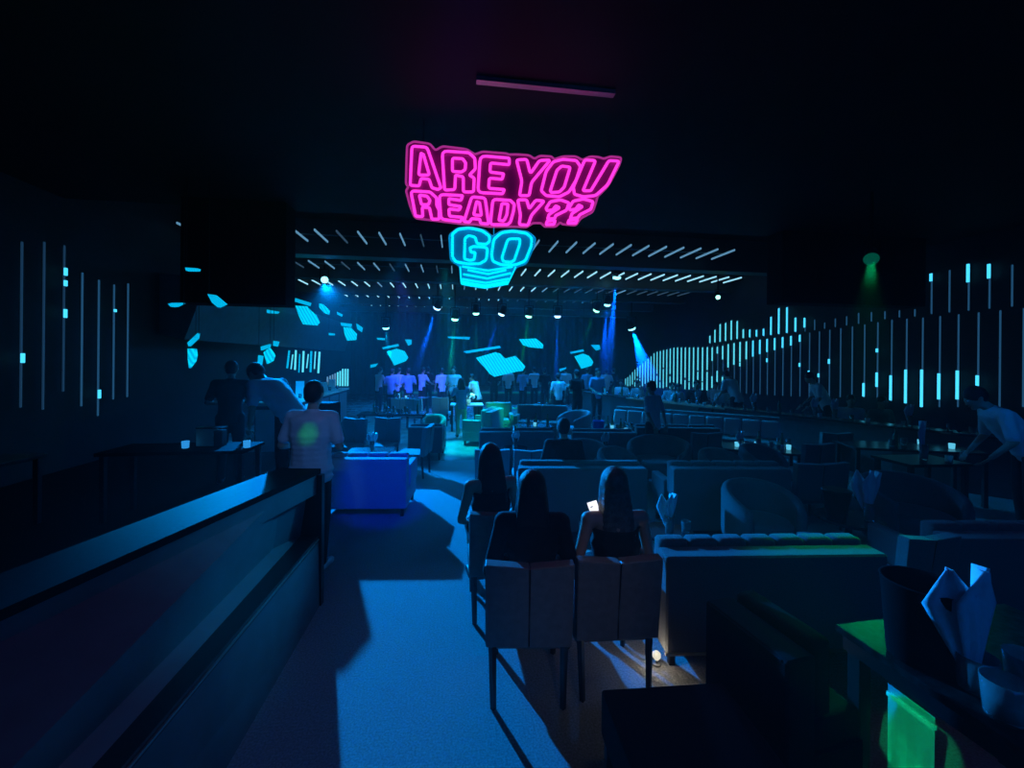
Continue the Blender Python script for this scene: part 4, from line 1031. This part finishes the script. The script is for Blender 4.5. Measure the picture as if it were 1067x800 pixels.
# curved banquette with cushions below the counter wall
bq = empty('banquette', (3.9, 8.75, 0), face(-33), 'long banquette with pale cushions under the counter wall', 'banquette')
obj('seat', box(-1.8, 1.5, -.45, .2, 0, .45, .03, 3), FABRIC2, bq); obj('backrest', box(-1.8, 1.5, .201, .36, 0, .86, .03, 3), FABRIC2, bq)
for k in range(10):
    p = bq.matrix_basis @ Vector((-1.62+.33*k, .02, .46)) if False else Vector((3.9, 8.75, 0))+Matrix.Rotation(face(-33), 3, 'Z') @ Vector((-1.62+.33*k, -.03, .475))
    b2 = box(-.16, .16, -.06, .06, 0, .34, .05, 3); bmesh.ops.transform(b2, matrix=Matrix.Rotation(-.3, 4, 'X'), verts=b2.verts)
    o = obj('cushion', b2, CUSH, loc=p, rotz=face(-33+rs.uniform(-8, 8)), smooth=True)
    tag(o, 'pale square cushion leaning on the long banquette, %s from the hall middle' % ordinal(k+1), 'cushion', 'cushions along the banquette')

# ------------------------------------------------------------------ counter wall in an arc and the tables behind it
PTS = [P(600, 405.6, 14.5), P(654, 413, 11.9), P(757, 423, 9.4), P(860, 432, 7.8), P(930, 437.5, 6.95), P(1000, 443.5, 6.3), P(1090, 452, 5.75)]
for i, (a, b) in enumerate(zip(PTS, PTS[1:])):
    a2, b2 = a.to_2d(), b.to_2d(); d = b2-a2; L = d.length; ang = math.atan2(d.y, d.x)
    root = empty('counter_wall', (a2.x, a2.y, 0), ang, 'dark counter wall section in the arc facing the hall, %s from the hall middle' % ordinal(i+1), 'counter', 'counter wall sections')
    obj('wall_panel', box(0, L, 0, .10, 0, .86), PANELM if i in (2, 3) else BEAM, root)
    obj('counter_top', box(-.02, L+.01, -.06, .32, .861, .90, .008), GLOSS if i != 1 else STEEL, root)
# clutter along the counter top
def along(i, t, off=.16, z=.90):
    a, b = PTS[i].to_2d(), PTS[i+1].to_2d(); d = (b-a); n = Vector((-d.y, d.x)).normalized()
    q = a+d*t+n*off; return Vector((q.x, q.y, z))
for i in range(6):
    L = (PTS[i+1]-PTS[i]).to_2d().length
    for k in range(max(3, int(L/.22))):
        t = (k+.5)/max(3, int(L/.22)); u = rs.random(); p = along(i, t, rs.uniform(.02, .18))
        w = 'on the counter wall, in its %s section' % ordinal(i+1)
        if u < .5: glass(p, 'small clear glass %s' % w, 'tumbler', 'glasses on the counter wall, section %s' % ordinal(i+1))
        elif u < .68: bottle(p, 'dark bottle %s' % w, 'bottles on the counter wall, section %s' % ordinal(i+1))
        elif u < .80: tea_light(p, 'small candle holder %s' % w, CERAM, 'candle holders on the counter wall, section %s' % ordinal(i+1))
for i, t, n_ in ((2, .25, 'below the far waiter'), (3, .05, 'before the bending waiter'), (2, .86, 'midway along the arc'), (1, .7, 'where the arc turns'), (4, .2, 'before the seated guests')):
    napkin_glass(along(i, t, .26), 'on the counter wall %s' % n_, .3, 1.15, 2, group='napkins on the counter wall')
bb = empty('loudspeaker', along(1, .90, -.33, 0), face(-30), 'black box loudspeaker standing against the counter wall', 'loudspeaker')
obj('cabinet', box(-.15, .15, -.13, .13, .01, .88, .015), MATTE, bb); obj('grille', box(-.13, .13, -.14, -.131, .03, .86, .004), BEAM, bb)
# low tables with bottles and napkins between the sofas and the arc
def spread(n, cx, cy, w, d, z, where, rot=0):
    for k in range(n):
        p = Vector((cx, cy, z))+Matrix.Rotation(rot, 3, 'Z') @ Vector((rs.uniform(-w/2, w/2)*.85, rs.uniform(-d/2, d/2)*.8, 0)); u = rs.random()
        if u < .55: glass(p, 'small clear glass %s' % where, rs.choice(['tumbler', 'tall']), 'glasses %s' % where)
        elif u < .75: bottle(p, 'bottle %s' % where, 'bottles %s' % where, .27)
        else: tea_light(p, 'candle holder %s' % where, glow('tea_glow', (.12, .62, .9), .9) if rs.random() < .6 else CERAM, 'candle holders %s' % where)
rect_table((1.95, 8.5, 0), TH, 'long low table crowded with glasses before the banquette', 1.3, .6, .52)
spread(16, 1.95, 8.5, 1.3, .6, .52, 'on the crowded table before the banquette', TH)
ib = empty('ice_bucket', Vector((1.75, 8.30, .52)), 0, 'blue ice bucket on the crowded table before the banquette', 'bucket')
obj('bucket', lathe([(.10, 0), (.12, .22), (.122, .225), (.11, .225), (.09, .012), (.002, .01)], 20), mat('blue_enamel', (.05, .09, .6), .4), ib, smooth=True); obj('handle', tube([(.12, 0, .2), (.1, -.02, .3), (0, -.03, .34), (-.1, -.02, .3), (-.12, 0, .2)], .006, 6), STEEL, ib)
rect_table((4.05, 6.75, 0), face(-22), 'low table cluttered with napkins and glasses below the arc', 1.1, .6, .55)
spread(12, 4.05, 6.75, 1.1, .6, .55, 'on the cluttered table below the arc', face(-22))
napkin_glass((3.75, 6.72, .55), 'on the cluttered table below the arc', .26, 1.0, 3, group='napkins on the cluttered table', rot=.3)
for x, y, l in ((3.05, 6.75, 'the cluttered table'), (4.2, 5.95, 'the dark chair row'), (5.2, 6.85, 'the counter wall')):
    dining_chair((x, y, 0), face(rs.uniform(-12, 12)), 'dim blue dining chair below the arc, beside %s' % l, m=FABRIC2, h=.84)
rect_table((5.75, 6.0, 0), face(-12), 'long gleaming dark table in front of the counter wall', 1.6, .6, .75, GLOSS)
spread(5, 5.85, 6.0, 1.2, .4, .75, 'on the long gleaming table', face(-12))
rect_table((5.0, 5.05, 0), face(5), 'dark table beside the bent man with a small white candle', .8, .5, .78, BLACK)
tea_light((5.22, 4.92, .78), 'small warm white candle holder by the bent man', mat('cream_holder', (.8, .7, .5), .6))
napkin_glass((5.02, 5.02, .78), 'before the bent man', .36, 1.25, 2, 'tall', group='napkins before the bent man', rot=.5)
person('bentR', (5.72, 4.55, 0), face(62), 'man in a pale shirt bending over at the edge of the view', J=pose('stand', .62, 'reach'), shirt=SHIRT, pants=DARKCL, near=True, fat=1.2, scale=1.06, sleeve=.85)

# ------------------------------------------------------------------ other people across the hall
person('waiter', Vector((on(681, 0, 7.15).x, 7.15, 0)), face(40), 'waiter in a pale shirt and dark trousers standing by the cushions', J=pose('stand', .04, 'back'), shirt=SHIRT, vox=.018, scale=.93)
FAR = dict(vox=.03)
def far(key, px, d, rot, label, z=0.0, sc=1.0, **k):
    v = Vector((on(px, 0, d).x, d, 0))
    person(key, v, face(rot), label, scale=sc, **k, **FAR)
    if 'sit' in key:
        st_ = empty('stool', v, 0, 'round stool under the '+label.replace('seated ', '').replace(' in pale clothes', '').replace(' the far counter wall', ' the counter'), 'stool')
        obj('seat', lathe([(.15, .33), (.17, .335), (.17, .362), (.15, .368)], 18), FABRIC2, st_); obj('stem', lathe([(.025, .02), (.025, .329)], 10), BLACK, st_); obj('foot_plate', lathe([(.16, 0), (.16, .012), (.03, .02)], 18), BLACK, st_)
far('f_bend', 768, 11.0, 20, 'waiter in a white shirt bending over the counter wall', J=pose('stand', .5, 'reach'), sc=1.05)
far('f_bend2', 862, 9.2, 70, 'waiter in a white shirt leaning forward before the dim strips', J=pose('stand', .45, 'reach'), sc=1.05)
far('f_sit', 886, 8.6, 150, 'seated guest in a white shirt beside the leaning waiter', J=pose('sit', .1, 'lap'), z=.22)
far('f_sitb', 917, 8.3, 180, 'seated guest in a dull green top before the bright strips', J=pose('sit', .05, 'lap'), shirt=mat('green_top', (.12, .22, .18), .9), z=.2)
far('f_sitd', 726, 11.9, 160, 'dark-haired seated guest before the wave of strips', J=pose('sit', .0, 'lap'), shirt=DARKCL, z=.35, sc=1.1)
far('f_sit', 752, 12.2, 190, 'seated guest in white beside the bending far waiter', J=pose('sit', .1, 'lap'), z=.2)
for k, (px, d, rot) in enumerate(((648, 14.6, 150), (664, 14.2, 200), (700, 13.2, 170), (706, 12.4, 210), (746, 13.7, 150))):
    far('f_sitl', px, d, rot, 'seated guest in pale clothes behind the far counter wall, %s from the hall middle' % ordinal(k+1), J=pose('sit', .05, 'fold'), shirt=BLUESH if k % 2 else SHIRT, z=.25)
far('f_st', 473, 13.2, 170, 'man in a white shirt and dark trousers standing beyond the aisle', J=pose('stand', .0, 'fold'), sc=1.0)
far('f_girl', 481, 10.4, 20, 'woman standing with lit bare legs beside the green armchair', J=pose('stand', .03, 'reach'), shirt=BLUESH, pants=SKIN, hair='mid', fem=True, sc=.86)
far('f_st3', 498, 12.4, 60, 'figure in bright white leaning at the lit table beyond the aisle', J=pose('stand', .35, 'reach'), shirt=CLOTH, sc=.9)
far('f_dark', 602, 11.8, 30, 'dark standing figure with raised forearms in the hall middle', J=pose('stand', .05, 'phone'), shirt=DARKCL, sc=.98)
far('f_stw', 582, 12.6, 10, 'person in a pale blue shirt left of the dark figure with raised forearms', J=pose('stand', .05, 'down'), shirt=SHIRT, sc=.9)
far('f_stb', 622, 12.4, 200, 'person in a blue shirt right of the dark figure with raised forearms', J=pose('stand', .05, 'lap'), shirt=BLUESH, z=.25)
crowd = [(415, 15), (426, 14.2), (440, 15.4), (446, 16.5), (461, 14.9), (408, 13.6), (395, 15), (515, 16.5), (530, 17), (545, 16), (557, 17.5), (568, 16.2), (590, 18), (612, 17), (632, 16.5), (640, 18)]
for k, (px, d) in enumerate(crowd):
    st = True
    far(('f_cs%d' if st else 'f_ci%d') % (k % 4), px, d, rs.uniform(-40, 40), '%s guest in the far blue haze, %s of the crowd counting from the bar' % ('standing' if st else 'seated', ordinal(sorted(c[0] for c in crowd).index(px)+1)),
        J=pose('stand', .05, ['down', 'fold', 'reach', 'lap'][k % 4]) if st else pose('sit', .05, 'lap'), shirt=[SHIRT, BLUESH, SHIRT, DARKCL][k % 4], sc=.95, z=0 if st else .2)

# lit tables and armchairs far up the aisle
ga = sofa((-.66, 9.75, 0), face(75), .95, 'armchair lit green at the far end of the aisle', h=.78, n=1, m=VELVET, name='lounge_armchair')
rect_table((-1.25, 11.5, 0), TH, 'lit table with white flowers beyond the aisle', .9, .6, .72, CERAM)
fv = empty('flower_vase', (-1.2, 11.4, .72), 0, 'low vase of white flowers on the lit table beyond the aisle', 'flowers')
obj('vase', lathe([(.05, 0), (.06, .01), (.08, .12), (.06, .14)], 16), CERAM, fv, smooth=True)
bm = bmesh.new()
for k in range(16): ico(bm, (rs.uniform(-.16, .16), rs.uniform(-.12, .12), .17+rs.uniform(0, .12)), .05, 1)
obj('blossoms', bm, CLOTH, fv, smooth=True); lamp('table_glow', (-1.0, 11.2, 1.25), (.2, 1.0, .8), 16, .05)
sofa((.75, 10.4, 0), face(170), 1.3, 'sofa lit green facing the viewer beyond the aisle', h=.78, n=2, m=FABRIC2)
sg2 = sofa((-.32, 10.75, 0), face(185), .7, 'small armchair with a dark seat in the green light', h=.8, n=1, m=VELVET)
rect_table((.5, 9.2, 0), TH, 'low table with a green light in the middle of the hall', .8, .5, .5)
spread(7, .5, 9.2, .8, .5, .5, 'on the low table with a green light', TH)
rect_table((.9, 11.5, 0), TH, 'lit low table with glasses before the dark standing figure', 1.2, .6, .62)
spread(9, .9, 11.5, 1.2, .6, .62, 'on the lit low table before the dark figure', TH)
tub_chair((1.42, 9.45, 0), face(120), 'pale tub chair turned sideways behind the lit-topped sofa', .8, .8, m=VELVET)
for x, y, l in ((-3.05, 11.5, 'the bar'), (-2.5, 11.3, 'the middle of the row'), (-1.9, 11.9, 'the aisle')):
    dining_chair((x-.15, y+.35, 0), face(rs.uniform(-15, 15)), 'pale chair in the far row across from the bar, nearest %s' % l, m=VELVET, h=.86)
rect_table((-2.75, 9.6, 0), TH, 'table crowded with lit glasses beside the bar', 1.5, .6, .70)
spread(14, -2.75, 9.6, 1.5, .6, .70, 'on the crowded table beside the bar', TH)
rect_table((-3.3, 13.2, 0), TH, 'far table across from the bar in violet light', 1.3, .6, .72)
spread(8, -3.3, 13.2, 1.3, .6, .72, 'on the far table in violet light', TH)
st = empty('stage_platform', R(1.8, 19.5), TH, 'low stage platform far at the end of the hall', 'stage')
obj('deck', box(-4.5, 4.5, -1.5, 2.5, .0, .55, .01), BEAM, st); obj('front_edge', box(-4.5, 4.5, -1.54, -1.501, .48, .54), glow('stage_edge', (.0, .22, .25), .5), st)
# curtains at the back
cb = bmesh.new(); N = 240; prev = None
for k in range(N+1):
    x = -5.5+14.7*k/N; y = 23.8+.07*math.sin(k*.9)
    a = cb.verts.new((x, y, .0)); b = cb.verts.new((x, y, 4.6))
    if prev: cb.faces.new((prev[0], a, b, prev[1]))
    prev = (a, b)
bmesh.ops.solidify(cb, geom=list(cb.faces), thickness=.02)
o = obj('back_curtain', cb, mat('dark_curtain', (.06, .065, .075), .9), rotz=TH); tag(o, 'dark pleated curtain closing the far end of the hall', 'curtain')


bpy.data.scenes.remove(TMP)
